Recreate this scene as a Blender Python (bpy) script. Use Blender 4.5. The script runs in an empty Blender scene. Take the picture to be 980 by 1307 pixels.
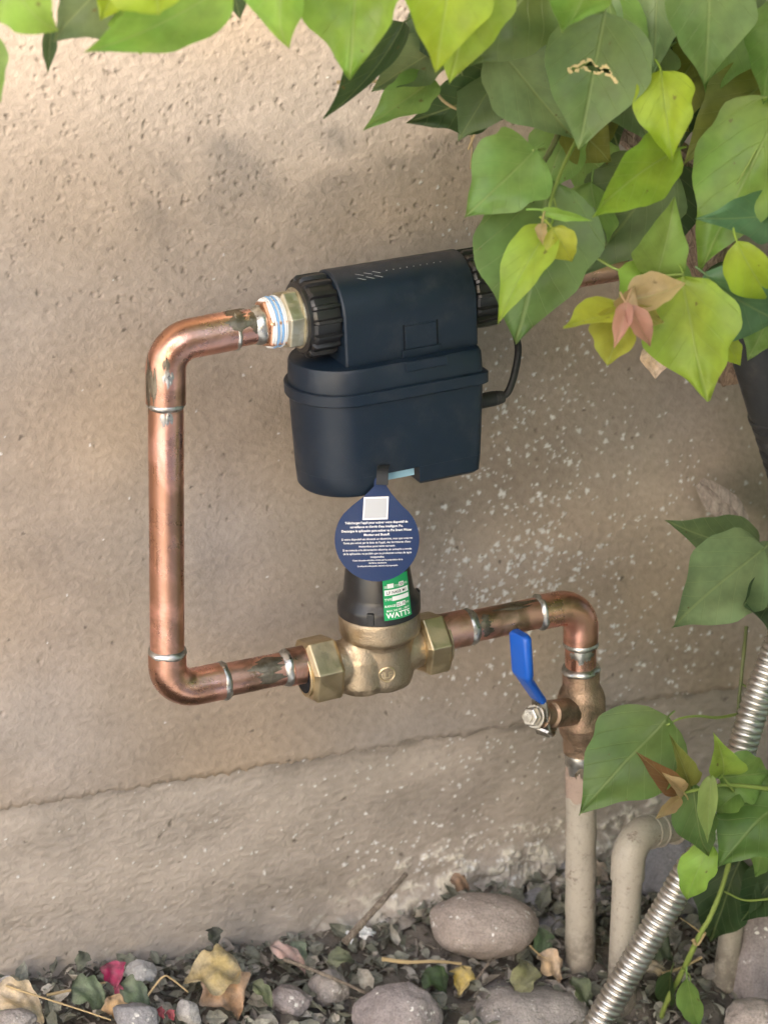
import bpy, bmesh, math, random
import numpy as np
from mathutils import Vector, Matrix, noise as nz3
R_ = math.radians
sc = bpy.context.scene
COL = sc.collection
random.seed(7); RNG = np.random.default_rng(11)

# ------------------------------------------------------------------ camera
PSI, TH, FPX = R_(24), R_(22), 2800.0
VD = Vector((math.sin(PSI)*math.cos(TH), math.cos(PSI)*math.cos(TH), -math.sin(TH)))
VR = Vector((math.cos(PSI), -math.sin(PSI), 0)); VU = VR.cross(VD)
CAM = Vector((0, -0.12, 0.6)) - VD*(FPX/1500)
cd = bpy.data.cameras.new('camera'); co = bpy.data.objects.new('camera', cd); COL.objects.link(co)
cd.sensor_fit = 'VERTICAL'; cd.sensor_height = 36; cd.lens = 36*FPX/1307
cd.clip_start = 0.05; cd.clip_end = 200
cd.dof.use_dof = True; cd.dof.focus_distance = 1.85; cd.dof.aperture_fstop = 6.5
co.matrix_world = Matrix(((VR.x, VU.x, -VD.x, CAM.x), (VR.y, VU.y, -VD.y, CAM.y), (VR.z, VU.z, -VD.z, CAM.z), (0, 0, 0, 1)))
sc.camera = co
# ------------------------------------------------------------------ sky, sun, exposure
SUN_EL, SUN_AZ = R_(30), R_(38)          # azimuth: degrees left of the wall's normal
SUN = Vector((-math.sin(SUN_AZ)*math.cos(SUN_EL), -math.cos(SUN_AZ)*math.cos(SUN_EL), math.sin(SUN_EL)))
w = bpy.data.worlds.new('World'); sc.world = w; w.use_nodes = True
nt = w.node_tree; bg = nt.nodes['Background']; sky = nt.nodes.new('ShaderNodeTexSky')
sky.sky_type = 'NISHITA'; sky.sun_disc = False; sky.sun_elevation = SUN_EL
sky.sun_rotation = math.atan2(SUN.x, SUN.y); sky.dust_density = 2.5; sky.air_density = 1.0; sky.ozone_density = 1.0
nt.links.new(sky.outputs[0], bg.inputs[0]); bg.inputs[1].default_value = 0.11
sl = bpy.data.lights.new('sun', 'SUN'); sl.energy = 2.9; sl.angle = R_(5); sl.color = (1.0, 0.85, 0.66)
so = bpy.data.objects.new('sun', sl); COL.objects.link(so); so.rotation_euler = SUN.to_track_quat('Z', 'Y').to_euler()
vs = sc.view_settings; vs.view_transform = 'Standard'; vs.look = 'None'; vs.gamma = 1.0; vs.use_curve_mapping = False
vs.exposure = 2.25
sc.cycles.use_adaptive_sampling = True; sc.cycles.adaptive_threshold = .02; sc.cycles.max_bounces = 6; sc.cycles.diffuse_bounces = 4; sc.cycles.glossy_bounces = 3; sc.cycles.transmission_bounces = 3; sc.cycles.transparent_max_bounces = 4

# ------------------------------------------------------------------ helpers
def ray(px, py): return VD*FPX + VR*(px-490) - VU*(py-653.5)
def at(px, py, Y):
    v = ray(px, py); return CAM + v*((Y-CAM.y)/v.y)
def atz(px, py, z):
    v = ray(px, py); return CAM + v*((z-CAM.z)/v.z)
def pxm(p): return (Vector(p)-CAM).dot(VD)/FPX      # metres per photo pixel at a point

def tag(o, label=None, cat=None, group=None, kind=None):
    if label: o['label'] = label
    if cat: o['category'] = cat
    if group: o['group'] = group
    if kind: o['kind'] = kind
    return o
def empty(name, loc, label, cat, group=None):
    o = bpy.data.objects.new(name, None); COL.objects.link(o); o.location = loc; o.empty_display_size = .02
    return tag(o, label, cat, group)
def link(name, me, mat=None, parent=None, smooth=35, bevel=0, seg=2):
    o = bpy.data.objects.new(name, me); COL.objects.link(o)
    if mat and not me.materials: me.materials.append(mat)
    if smooth:
        me.polygons.foreach_set('use_smooth', [True]*len(me.polygons)); me.set_sharp_from_angle(angle=R_(smooth))
    if bevel:
        b = o.modifiers.new('bevel', 'BEVEL'); b.width = bevel; b.segments = seg; b.limit_method = 'ANGLE'; b.angle_limit = R_(40)
    if parent:
        o.parent = parent; o.matrix_parent_inverse = Matrix.Translation(-parent.location) if parent.type == 'EMPTY' else Matrix()
    return o

class MB:
    """collects vertices and faces of one mesh"""
    def __init__(s): s.v = []; s.f = []
    def add(s, v, f):
        n = len(s.v); s.v += [tuple(p) for p in v]; s.f += [tuple(i+n for i in q) for q in f]; return s
    def mesh(s, name):
        m = bpy.data.meshes.new(name); m.from_pydata(s.v, [], s.f); m.update()
        b = bmesh.new(); b.from_mesh(m); bmesh.ops.recalc_face_normals(b, faces=b.faces); b.to_mesh(m); b.free(); return m
    def obj(s, name, mat, parent=None, **k): return link(name, s.mesh(name), mat, parent, **k)
    def tube(s, pts, rad, seg=24, caps=True, sec=None, up=None):
        pts = [Vector(p) for p in pts]; n = len(pts)
        rad = list(rad) if hasattr(rad, '__len__') else [rad]*n
        T = [(pts[min(i+1, n-1)]-pts[max(i-1, 0)]).normalized() for i in range(n)]
        if up is None:
            a = T[0].orthogonal().normalized()
        else: a = Vector(up)
        vs_ = []
        for i in range(n):
            a = (a - T[i]*a.dot(T[i])).normalized(); b = T[i].cross(a)
            for k in range(seg if sec is None else len(sec)):
                if sec is None:
                    t = 2*math.pi*k/seg; vs_.append(pts[i]+(a*math.cos(t)+b*math.sin(t))*rad[i])
                else: vs_.append(pts[i]+(a*sec[k][0]+b*sec[k][1])*rad[i])
        m = seg if sec is None else len(sec); fs = []
        for i in range(n-1):
            for k in range(m): fs.append((i*m+k, i*m+(k+1) % m, (i+1)*m+(k+1) % m, (i+1)*m+k))
        if caps: fs += [tuple(range(m))[::-1], tuple((n-1)*m+k for k in range(m))]
        return s.add(vs_, fs)
    def lathe(s, prof, org, axis, seg=40, rfun=None):
        """prof: (radius, height) pairs along axis"""
        org = Vector(org); ax = Vector(axis).normalized(); a = ax.orthogonal().normalized(); b = ax.cross(a)
        vs_ = []; m = seg
        for (r, h) in prof:
            for k in range(m):
                t = 2*math.pi*k/m; rr = r*(rfun(t, h) if rfun else 1)
                vs_.append(org+ax*h+(a*math.cos(t)+b*math.sin(t))*rr)
        fs = [(i*m+k, i*m+(k+1) % m, (i+1)*m+(k+1) % m, (i+1)*m+k) for i in range(len(prof)-1) for k in range(m)]
        fs += [tuple(range(m))[::-1], tuple((len(prof)-1)*m+k for k in range(m))]
        return s.add(vs_, fs)
    def prism(s, poly, z0, z1, M=None):
        n = len(poly); vs_ = [Vector((x, y, z0)) for x, y in poly]+[Vector((x, y, z1)) for x, y in poly]
        if M is not None: vs_ = [M @ p for p in vs_]
        return s.add(vs_, [tuple(range(n))[::-1], tuple(range(n, 2*n))]+[(k, (k+1) % n, n+(k+1) % n, n+k) for k in range(n)])
    def box(s, a, b, M=None):
        return s.prism([(a[0], a[1]), (b[0], a[1]), (b[0], b[1]), (a[0], b[1])], a[2], b[2], M)

def fillet(P, rad, n=10):
    P = [Vector(p) for p in P]; out = [P[0]]
    for i in range(1, len(P)-1):
        a = (P[i-1]-P[i]).normalized(); b = (P[i+1]-P[i]).normalized(); ang = a.angle(b)
        t = rad/math.tan(ang/2); c = P[i]+(a+b).normalized()*(rad/math.sin(ang/2))
        s0 = P[i]+a*t-c; s1 = P[i]+b*t-c
        tot = s0.angle(s1); ax = s0.cross(s1).normalized()
        for k in range(n+1): out.append(c+Matrix.Rotation(tot*k/n, 3, ax) @ s0)
    return out+[P[-1]]
def spline(P, n=8):
    P = [Vector(p) for p in P]; Q = [P[0]*2-P[1]]+P+[P[-1]*2-P[-2]]; out = []
    for i in range(1, len(Q)-2):
        for k in range(n):
            t = k/n; p0, p1, p2, p3 = Q[i-1:i+3]
            out.append(.5*((2*p1)+(p2-p0)*t+(2*p0-5*p1+4*p2-p3)*t*t+(3*p1-p0-3*p2+p3)*t**3))
    return out+[P[-1]]
def vnoise(shape, cells, rng=RNG):
    """smooth value noise on a grid"""
    H, W = shape; gy, gx = max(2, int(cells[0])), max(2, int(cells[1]))
    g = rng.random((gy+3, gx+3))-.5
    y = np.linspace(0, gy, H); x = np.linspace(0, gx, W); yi = np.minimum(y.astype(int), gy); xi = np.minimum(x.astype(int), gx)
    fy = (y-yi); fx = (x-xi); fy = fy*fy*(3-2*fy); fx = fx*fx*(3-2*fx)
    A = g[yi][:, xi]; B = g[yi][:, xi+1]; Cc = g[yi+1][:, xi]; D = g[yi+1][:, xi+1]
    return (A*(1-fx)+B*fx)*(1-fy[:, None])+(Cc*(1-fx)+D*fx)*fy[:, None]

# ------------------------------------------------------------------ materials
class NT:
    def __init__(s, name):
        s.m = bpy.data.materials.new(name); s.m.use_nodes = True; s.t = s.m.node_tree
        s.b = s.t.nodes['Principled BSDF']; s.out = s.t.nodes['Material Output']
        s.co = s.n('ShaderNodeTexCoord').outputs['Object']
    def n(s, t, **k):
        o = s.t.nodes.new(t)
        for a, v in k.items(): setattr(o, a, v)
        return o
    def set(s, node, key, v):
        i = node.inputs[key] if isinstance(key, (str, int)) else key
        if hasattr(v, 'links') or isinstance(v, bpy.types.NodeSocket): s.t.links.new(v, i)
        else: i.default_value = v
    def P(s, **k):
        for a, v in k.items(): s.set(s.b, a.replace('_', ' '), v if not (isinstance(v, tuple) and len(v) == 3) else (*v, 1))
    def noise(s, scale, det=4, rough=.55, vec=None, dist=0, out='Fac'):
        o = s.n('ShaderNodeTexNoise'); s.set(o, 'Scale', scale); s.set(o, 'Detail', det); s.set(o, 'Roughness', rough); s.set(o, 'Distortion', dist)
        s.set(o, 'Vector', vec or s.co); return o.outputs[out]
    def vor(s, scale, vec=None, feature='F1'):
        o = s.n('ShaderNodeTexVoronoi', feature=feature); s.set(o, 'Scale', scale); s.set(o, 'Vector', vec or s.co); return o
    def ramp(s, fac, a, b, lo=0., hi=1., smooth=True):
        o = s.n('ShaderNodeMapRange', interpolation_type='SMOOTHSTEP' if smooth else 'LINEAR')
        for k, v in ((0, fac), (1, a), (2, b), (3, lo), (4, hi)): s.set(o, k, v)
        return o.outputs[0]
    def math(s, op, a, b=0., c=0.):
        o = s.n('ShaderNodeMath', operation=op); s.set(o, 0, a); s.set(o, 1, b); s.set(o, 2, c); return o.outputs[0]
    def mix(s, fac, a, b):
        o = s.n('ShaderNodeMix', data_type='RGBA'); s.set(o, 'Factor', fac)
        for i, v in ((6, a), (7, b)): s.set(o, i, (*v, 1) if isinstance(v, tuple) and len(v) == 3 else v)
        return o.outputs[2]
    def bump(s, h, dist, strength=1., nrm=None):
        o = s.n('ShaderNodeBump'); s.set(o, 'Height', h); s.set(o, 'Distance', dist); s.set(o, 'Strength', strength)
        if nrm is not None: s.set(o, 'Normal', nrm)
        return o.outputs[0]
    def xyz(s):
        o = s.n('ShaderNodeSeparateXYZ'); s.set(o, 0, s.co); return o.outputs
    def warp(s, scale, amt):
        o = s.n('ShaderNodeVectorMath', operation='MULTIPLY_ADD'); s.set(o, 0, s.noise(scale, 2, out='Color')); s.set(o, 1, (amt,)*3); s.set(o, 2, s.co); return o.outputs[0]

def stucco(name):
    """pigment, paint flecks, dirt and painted shade come from the mesh; fine sand grain is bumped here"""
    t = NT(name); a = t.n('ShaderNodeAttribute'); a.attribute_name = 'tint'
    t.P(Base_Color=a.outputs['Color'], Roughness=.8, Normal=t.bump(t.noise(400, 3, .6), .0011, .6)); t.set(t.b, 'Specular IOR Level', .3)
    return t.m

def metal(name, base, rough, dark=None, pink=None, grain=0., scale=40, amt=.6):
    t = NT(name); t.P(Metallic=1.0); col = (*base, 1); n1 = t.noise(scale, 5, .6, dist=.6)
    if dark: col = t.mix(t.ramp(n1, .42, .62, 0, amt), base, dark)
    if pink: col = t.mix(t.ramp(t.noise(scale*.7, 4, .6, vec=t.warp(30, .02)), .52, .66, 0, .7), col, pink)
    t.P(Base_Color=col, Roughness=t.ramp(t.noise(scale*1.7, 5, .65), .3, .75, rough*.75, rough*1.5))
    h = t.math('ADD', t.noise(600, 3), t.noise(90, 3))
    t.P(Normal=t.bump(h, .0004 if not grain else grain, .35 if not grain else .8)); return t.m
def plain(name, base, rough, spec=.5, bump=0., bs=500, var=.15, dust=0.):
    t = NT(name); n = t.noise(35, 4)
    col = t.mix(n, tuple(c*(1-var) for c in base), tuple(c*(1+var) for c in base))
    if dust: col = t.mix(t.ramp(t.noise(24, 6, .7), .48, .8, 0, dust), col, (.34, .30, .26))
    t.P(Base_Color=col, Roughness=t.ramp(t.noise(70, 4), .3, .7, rough*.85, rough*1.2)); t.set(t.b, 'Specular IOR Level', spec)
    if bump: t.P(Normal=t.bump(t.noise(bs, 4, .6), bump, .7))
    return t.m
def painted(name, base, under):
    t = NT(name); X, Y, Z = t.xyz()
    chips = t.ramp(t.noise(48, 6, .72), .58, .62); col = t.mix(t.noise(18, 4), tuple(c*.82 for c in base), tuple(c*1.12 for c in base))
    col = t.mix(t.math('MULTIPLY', chips, .8), col, under)
    col = t.mix(t.ramp(t.noise(160, 4, .7), .5, .72, 0, .5), col, tuple(c*.5 for c in base))
    soil = t.math('MULTIPLY', t.ramp(t.math('ADD', Z, t.math('MULTIPLY', t.noise(40, 4, .7), .09)), .22, .13), t.ramp(t.noise(90, 4, .7), .35, .6, .15, .8)); col = t.mix(soil, col, (.13, .11, .09))
    h = t.math('SUBTRACT', t.noise(220, 4, .6), chips)
    t.P(Base_Color=col, Roughness=.55, Normal=t.bump(h, .0009, .7)); return t.m
def leafmat(name, hole=None):
    """colour comes from each leaf; veins follow the leaf's own map"""
    t = NT(name); oi = t.n('ShaderNodeObjectInfo'); uv = t.n('ShaderNodeUVMap'); s = t.n('ShaderNodeSeparateXYZ'); t.set(s, 0, uv.outputs[0])
    U = t.math('ABSOLUTE', t.math('SUBTRACT', s.outputs[0], .5)); V = s.outputs[1]
    mid = t.ramp(U, .006, .022, 1, 0)
    ph = t.math('ADD', t.math('MULTIPLY', V, 5.5), t.math('MULTIPLY', U, -5.2)); ph = t.math('ADD', ph, t.math('MULTIPLY', t.noise(30, 1), .35))
    fr = t.math('ABSOLUTE', t.math('SUBTRACT', t.math('FRACT', ph), .5)); side = t.ramp(fr, .0, .045, 1, 0)
    n = t.noise(38, 3, .6)
    hs = t.n('ShaderNodeHueSaturation'); t.set(hs, 'Color', oi.outputs['Color']); t.set(hs, 'Value', t.ramp(n, .25, .75, .78, 1.18)); t.set(hs, 'Hue', t.ramp(t.noise(14, 2), .3, .7, .485, .515))
    vein = t.n('ShaderNodeMix', data_type='RGBA'); t.set(vein, 'Factor', t.math('MAXIMUM', t.math('MULTIPLY', mid, .55), t.math('MULTIPLY', side, .32)))
    t.set(vein, 6, hs.outputs[0]); hl = t.n('ShaderNodeMix', data_type='RGBA'); t.set(hl, 'Factor', .45); t.set(hl, 6, oi.outputs['Color']); t.set(hl, 7, (.42, .5, .2, 1))
    t.set(vein, 7, hl.outputs[2]); col = vein.outputs[2]
    col = t.mix(t.ramp(t.noise(120, 3), .69, .73, 0, .7), col, (.13, .09, .03))
    if hole:
        du = t.math('DIVIDE', t.math('SUBTRACT', s.outputs[0], hole[0]), hole[2]*1.15); dv = t.math('DIVIDE', t.math('SUBTRACT', V, hole[1]), hole[3]*1.25)
        dd = t.math('ADD', t.math('POWER', du, 2), t.math('POWER', dv, 2)); dd = t.math('ADD', dd, t.math('MULTIPLY', t.math('SUBTRACT', t.noise(110, 2), .5), 1.5))
        col = t.mix(t.ramp(dd, .8, 1., .95, 0), col, (.55, .42, .2))
    h = t.math('SUBTRACT', t.math('MULTIPLY', n, .4), t.math('ADD', t.math('MULTIPLY', mid, .8), t.math('MULTIPLY', side, .35)))
    nb = t.bump(h, .0014, .6)
    t.P(Base_Color=col, Roughness=t.ramp(n, .3, .7, .34, .52), Normal=nb); t.set(t.b, 'Specular IOR Level', .45)
    tr = t.n('ShaderNodeBsdfTranslucent'); g = t.n('ShaderNodeGamma'); t.set(g, 0, col); t.set(g, 1, .82); t.set(tr, 'Color', g.outputs[0])
    mx = t.n('ShaderNodeMixShader'); t.set(mx, 0, .5); t.set(mx, 1, t.b.outputs[0]); t.set(mx, 2, tr.outputs[0]); t.t.links.new(mx.outputs[0], t.out.inputs[0])
    return t.m
def drymat(name):
    t = NT(name); oi = t.n('ShaderNodeObjectInfo'); n = t.noise(90, 5, .7)
    hs = t.n('ShaderNodeHueSaturation'); t.set(hs, 'Color', oi.outputs['Color']); t.set(hs, 'Value', t.ramp(n, .25, .75, .55, 1.35)); t.set(hs, 'Saturation', t.ramp(t.noise(50, 3), .3, .7, .7, 1.1))
    t.P(Base_Color=hs.outputs[0], Roughness=.75, Normal=t.bump(n, .002, .7)); return t.m
def rockmat(name, a, b):
    t = NT(name); n = t.noise(28, 5, .65)
    col = t.mix(t.ramp(n, .3, .7), a, b); col = t.mix(t.ramp(t.noise(420, 3, .7), .35, .7, 0, .55), col, tuple(c*.5 for c in a))
    wv = t.warp(200, .006); fl = t.math('MULTIPLY', t.ramp(t.vor(170, wv).outputs['Distance'], .34, .22), t.ramp(t.noise(45, 2), .54, .66))
    col = t.mix(t.math('MULTIPLY', fl, .9), col, (.7, .69, .66))
    t.P(Base_Color=col, Roughness=.7, Normal=t.bump(t.math('ADD', t.noise(260, 5, .65), t.math('MULTIPLY', n, 1.5)), .0028, .7)); return t.m
def barkmat(name, a, b):
    t = NT(name); mp = t.n('ShaderNodeMapping'); t.set(mp, 0, t.co); mp.inputs['Scale'].default_value = (1, 1, .25); v = t.noise(190, 5, .7, vec=mp.outputs[0], dist=1.)
    t.P(Base_Color=t.mix(t.ramp(v, .3, .7), a, b), Roughness=.85, Normal=t.bump(v, .004, 1.)); return t.m

M = dict(
    wall=stucco('stucco_taupe'), found=stucco('foundation_taupe'),
    copper=metal('copper', (.82, .44, .345), .29, (.40, .225, .145), (.86, .53, .46), scale=17, amt=.8),
    copper_dull=metal('copper_dull', (.66, .37, .29), .33, (.24, .16, .105), (.76, .47, .41), scale=26, amt=.85),
    copper_hex=metal('copper_bright', (.85, .47, .30), .26, (.5, .28, .17)),
    solder=metal('solder', (.52, .52, .50), .34, (.26, .24, .21), scale=120),
    patina=metal('flux_patina', (.23, .20, .155), .45, (.12, .10, .07), scale=140),
    bronze=metal('cast_bronze', (.41, .335, .24), .44, (.31, .24, .16), grain=.0006, scale=60, amt=.45),
    bronze_old=metal('old_bronze', (.42, .30, .215), .45, (.20, .15, .105), (.50, .33, .26), grain=.0012, scale=45, amt=.9),
    brass=metal('machined_brass', (.54, .44, .275), .38, (.42, .33, .20), scale=30, amt=.45),
    nickel=metal('nickel_brass', (.62, .58, .47), .38, (.42, .36, .22), scale=80),
    navy=plain('navy_plastic', (.0050, .0122, .0235), .40, .4, bump=.00012, bs=1800, dust=.06),
    black=plain('black_plastic', (.012, .012, .013), .33, .5, bump=.00015, bs=900, dust=.12),
    rubber=plain('black_rubber', (.014, .015, .016), .5, .4, dust=.06),
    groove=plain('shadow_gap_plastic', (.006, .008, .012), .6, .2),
    tape=plain('thread_tape', (.74, .76, .78), .5), tapeblue=plain('blue_tape', (.22, .42, .70), .5),
    tagblue=plain('tag_blue', (.0045, .021, .080), .5, .3, var=.06), white=plain('white_print', (.80, .80, .80), .5, var=.03),
    palegrey=plain('pale_grey_print', (.40, .41, .43), .5, var=.03),
    green=plain('label_green', (.012, .30, .10), .32, .5, var=.06), lblack=plain('label_black', (.02, .02, .02), .4),
    blue=plain('blue_vinyl', (.006, .085, .42), .36, .5, bump=.00015, var=.08), zinc=metal('zinc', (.55, .53, .48), .32, (.28, .25, .2), scale=90),
    steel=metal('galvanised_steel', (.62, .60, .57), .36, (.42, .39, .35), scale=60, amt=.5),
    bare=painted('scuffed_pink_copper', (.33, .25, .205), (.24, .19, .15)), beige=painted('beige_paint', (.37, .335, .28), (.25, .20, .16)), sky_blue=plain('pale_blue_label', (.33, .56, .68), .4),
    leaf=leafmat('leaf'), rim=plain('dried_leaf_edge', (.50, .40, .20), .8, .2, bump=.0006), dry=drymat('dry_leaf'),
    stem=plain('green_stem', (.20, .27, .06), .5, bump=.0006), woody=plain('tan_twig', (.40, .30, .16), .7, bump=.0008), darkstem=plain('dark_stem', (.09, .105, .035), .6, bump=.0006),
    bark=barkmat('bark', (.10, .065, .045), (.36, .26, .18)), oldwood=barkmat('weathered_wood', (.20, .165, .145), (.42, .36, .31)), twig=barkmat('grey_twig', (.12, .095, .075), (.30, .25, .20)),
    soil=plain('soil', (.13, .115, .10), .9, .2, bump=.006, bs=120, var=.5), corr=plain('black_corrugated', (.02, .022, .024), .5, .4, bump=.0004, bs=300, dust=.12),
    rock=rockmat('cobble_grey', (.26, .235, .225), (.37, .34, .32)), rock2=rockmat('cobble_mauve', (.24, .21, .21), (.35, .31, .305)), rock3=rockmat('cobble_blue', (.20, .20, .215), (.30, .295, .31)), rockw=rockmat('stone_white', (.36, .35, .345), (.50, .49, .485)), rockt=rockmat('cobble_tan', (.28, .235, .21), (.39, .335, .30)),
    bounce_slab=plain('bounce_concrete', (.56, .60, .65), .85, .2, bump=.002, bs=90),
    yard=plain('blocker_stucco', (.42, .36, .30), .9, .2, bump=.004, bs=60), stone=rockmat('gravel', (.16, .145, .135), (.28, .25, .23)),
)

# ------------------------------------------------------------------ setting: ground and walls
def zg(x, y):
    """ground height"""
    base = np.where(y < -.47, -.06, 0)+np.interp(x, [-.6, -.33, -.1, .02, .12, .3, .6], [.15, .142, .118, .108, .116, .118, .118])
    return base + .22*np.minimum(np.maximum(y, -.25), 0)*np.interp(x, [-.2, .2], [.5, 1.])
def zledge(x): return np.interp(x, [-.34, .18, .34, .5], [.3185, .2935, .2905, .279]) if np.ndim(x) else float(np.interp(x, [-.34, .18, .34, .5], [.3185, .2935, .2905, .279]))
def gridmesh(name, V):
    H, W, _ = V.shape; idx = np.arange(H*W).reshape(H, W)
    F = np.stack([idx[:-1, :-1], idx[:-1, 1:], idx[1:, 1:], idx[1:, :-1]], -1).reshape(-1, 4)
    m = bpy.data.meshes.new(name); m.vertices.add(H*W); m.vertices.foreach_set('co', V.reshape(-1).astype(np.float32))
    m.loops.add(F.size); m.loops.foreach_set('vertex_index', F.reshape(-1).astype(np.int32)); m.polygons.add(len(F))
    m.polygons.foreach_set('loop_start', np.arange(0, F.size, 4, dtype=np.int32)); m.update(calc_edges=True)
    m.polygons.foreach_set('use_smooth', [True]*len(F)); return m
def axis_pts(lo, a, b, hi, step, n=14):
    return np.concatenate([np.linspace(0, 1, n)[:-1]**.5*(a-lo)+lo, np.arange(a, b, step), b+(np.linspace(0, 1, n))**2*(hi-b)])
# ground
gx = axis_pts(-30, -.5, .75, 30, .006); gy = np.concatenate([-(np.linspace(0, 1, 14)[::-1]**2*29.5+.5)[:-1], np.arange(-.5, .02, .006)])
GX, GY = np.meshgrid(gx, gy); n = vnoise(GX.shape, (40, 90))*.014+vnoise(GX.shape, (18, 40))*.02
GZ = zg(GX, GY)+n*np.where((np.abs(GX) < 1) & (GY > -.6), 1, 0)
gm = gridmesh('ground', np.stack([GX, GY, GZ], -1)); go = link('ground', gm, M['soil'], smooth=0); go['kind'] = 'structure'
# pale concrete path before the wall, unseen, added to bounce sunlight up onto it
pb = MB(); pb.box((-9, -3.4, -.1), (9, -.50, .085)); po = pb.obj('bounce_slab', M['bounce_slab'], smooth=0, bevel=.008); po['kind'] = 'structure'
# house wall: stucco coat over a slightly recessed footing
ST = .00125
wx = axis_pts(-3, -.43, .64, 5, ST); wz = np.concatenate([np.arange(0, .775, ST), .775+np.linspace(0, 1, 20)[1:]**1.5*1.9])
hw = empty('house_wall', (0, 0, 0), 'taupe textured stucco house wall behind the copper pipes, white flecks at right', 'wall')
WRN = np.random.default_rng(5)
def nz(shape, mmx, mmz):
    """band-limited noise with grain sizes in mm, no grid direction"""
    F = np.fft.rfft2(WRN.standard_normal(shape)); ky = np.fft.fftfreq(shape[0])[:, None]; kx = np.fft.rfftfreq(shape[1])[None, :]
    q = np.hypot(ky*mmz/(ST*1000), kx*mmx/(ST*1000)); n = np.fft.irfft2(F*np.exp(-((q-.55)/.38)**2), s=shape); return n*(.24/n.std())
def splat(Hm, Cm, gx_, gz_, x, z, r, dh, cv, el=1., an=0., col=None, soft=.35):
    """stamp one ragged fleck or pit on the grid"""
    i0, i1 = np.searchsorted(gx_, [x-2.5*r*el, x+2.5*r*el]); j0, j1 = np.searchsorted(gz_, [z-2.5*r*el, z+2.5*r*el])
    if i1-i0 < 2 or j1-j0 < 2: return
    X, Z = np.meshgrid(gx_[i0:i1]-x, gz_[j0:j1]-z); c, s_ = math.cos(an), math.sin(an)
    A, B = (X*c+Z*s_)/el, -X*s_+Z*c; th = np.arctan2(B, A); ph = WRN.random(2)*6.3
    q = np.hypot(A, B)/(r*(1+.22*np.sin(3*th+ph[0])+.15*np.sin(5*th+ph[1]))); m = np.clip((1+soft-q)/(2*soft), 0, 1); m = m*m*(3-2*m)
    Hm[j0:j1, i0:i1] += dh*m
    if col is not None: Cm[j0:j1, i0:i1] += (np.array(col)-Cm[j0:j1, i0:i1])*(m*cv)[..., None]
def paint_attr(me, Cm):
    a = me.color_attributes.new('tint', 'FLOAT_COLOR', 'POINT'); a.data.foreach_set('color', np.concatenate([Cm, np.ones(Cm.shape[:2]+(1,))], -1).reshape(-1).astype(np.float32))
WX, WT = np.meshgrid(wx, wz); rag = vnoise((1, len(wx)), (1, 150))[0]*.005+vnoise((1, len(wx)), (1, 500))[0]*.0035
WZ = zledge(WX)+rag*np.exp(-WT/.01)+WT; zc = wz+.30
sh = WX.shape; n6 = nz(sh, 7.5, 6); n14 = nz(sh, 16, 12); big = nz(sh, 160, 120); n3 = nz(sh, 3.6, 3.2)
H = nz(sh, 60, 50)*.0016+n14*.00025+np.clip(n6, -.5, .2)*.00045+n3*.00036+nz(sh, 12, 5)*.0002
base = np.array((.312, .262, .219))
Cw = base*(1+.22*big[..., None]+.10*nz(sh, 45, 30)[..., None]+.16*n6[..., None])*np.ones(sh+(1,))
Cw *= 1+np.array((.05, 0, -.08))*np.clip(nz(sh, 220, 160)*2, -1, 1)[..., None]
for k in range(2600):                                               # pits, thickest towards the top
    z = .30+.75*(1-WRN.random()**1.9); x = WRN.uniform(-.42, .4)
    if z < .76 and WRN.random() < .92: continue
    r = WRN.uniform(.0009, .0012)+.0008*WRN.random()**3; splat(H, Cw, wx, zc, x, z, r, -WRN.uniform(.0006, .0016), WRN.uniform(.2, .55), WRN.uniform(1, 1.6), WRN.random()*3.1, base*.42)
for k in range(60):                                                # dark dirt specks
    splat(H, Cw, wx, zc, WRN.uniform(-.42, .6), WRN.uniform(.3, .85), WRN.uniform(.0008, .0016), 0, .8, WRN.uniform(1, 2), WRN.random()*3.1, base*.3)
WHT = (.66, .665, .67)
def flecks(n, px, py, sx, sy, r0, r1, gz_, Hm, Cm, an=None):
    for k in range(n):
        p = at(WRN.normal(px, sx), WRN.normal(py, sy), 0); r = r0+(r1-r0)*.55*WRN.random()**3
        splat(Hm, Cm, wx, gz_, p.x, p.z, r, WRN.uniform(.0002, .0007), WRN.uniform(.55, 1), WRN.uniform(1, 1.5), WRN.random()*3.1, WHT, .3)
for a in ((120, 655, 690, 55, 50, .0009, .0040), (130, 645, 745, 75, 30, .0009, .0042), (110, 700, 600, 70, 65, .0009, .0036), (90, 640, 540, 50, 60, .0008, .0030), (170, 750, 690, 90, 80, .0009, .0034), (110, 830, 820, 75, 40, .0009, .0034), (90, 880, 640, 60, 90, .0008, .0024), (60, 600, 860, 60, 30, .0009, .0032), (60, 700, 470, 60, 50, .0009, .0028), (60, 300, 700, 200, 200, .0007, .0014), (60, 640, 300, 60, 50, .0007, .0018)):
    flecks(*a, zc, H, Cw)
WY = -H+.0075*np.exp(-(WT/.004)**1.2)
V = np.stack([WX, WY, WZ], -1); lip = V[0:1].copy(); lip[..., 1] = .02; lip[..., 2] += .002
wm = gridmesh('stucco_coat', np.concatenate([lip, V], 0)); paint_attr(wm, np.concatenate([Cw[0:1], Cw], 0)); link('stucco_coat', wm, M['wall'], hw, smooth=0)
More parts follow.
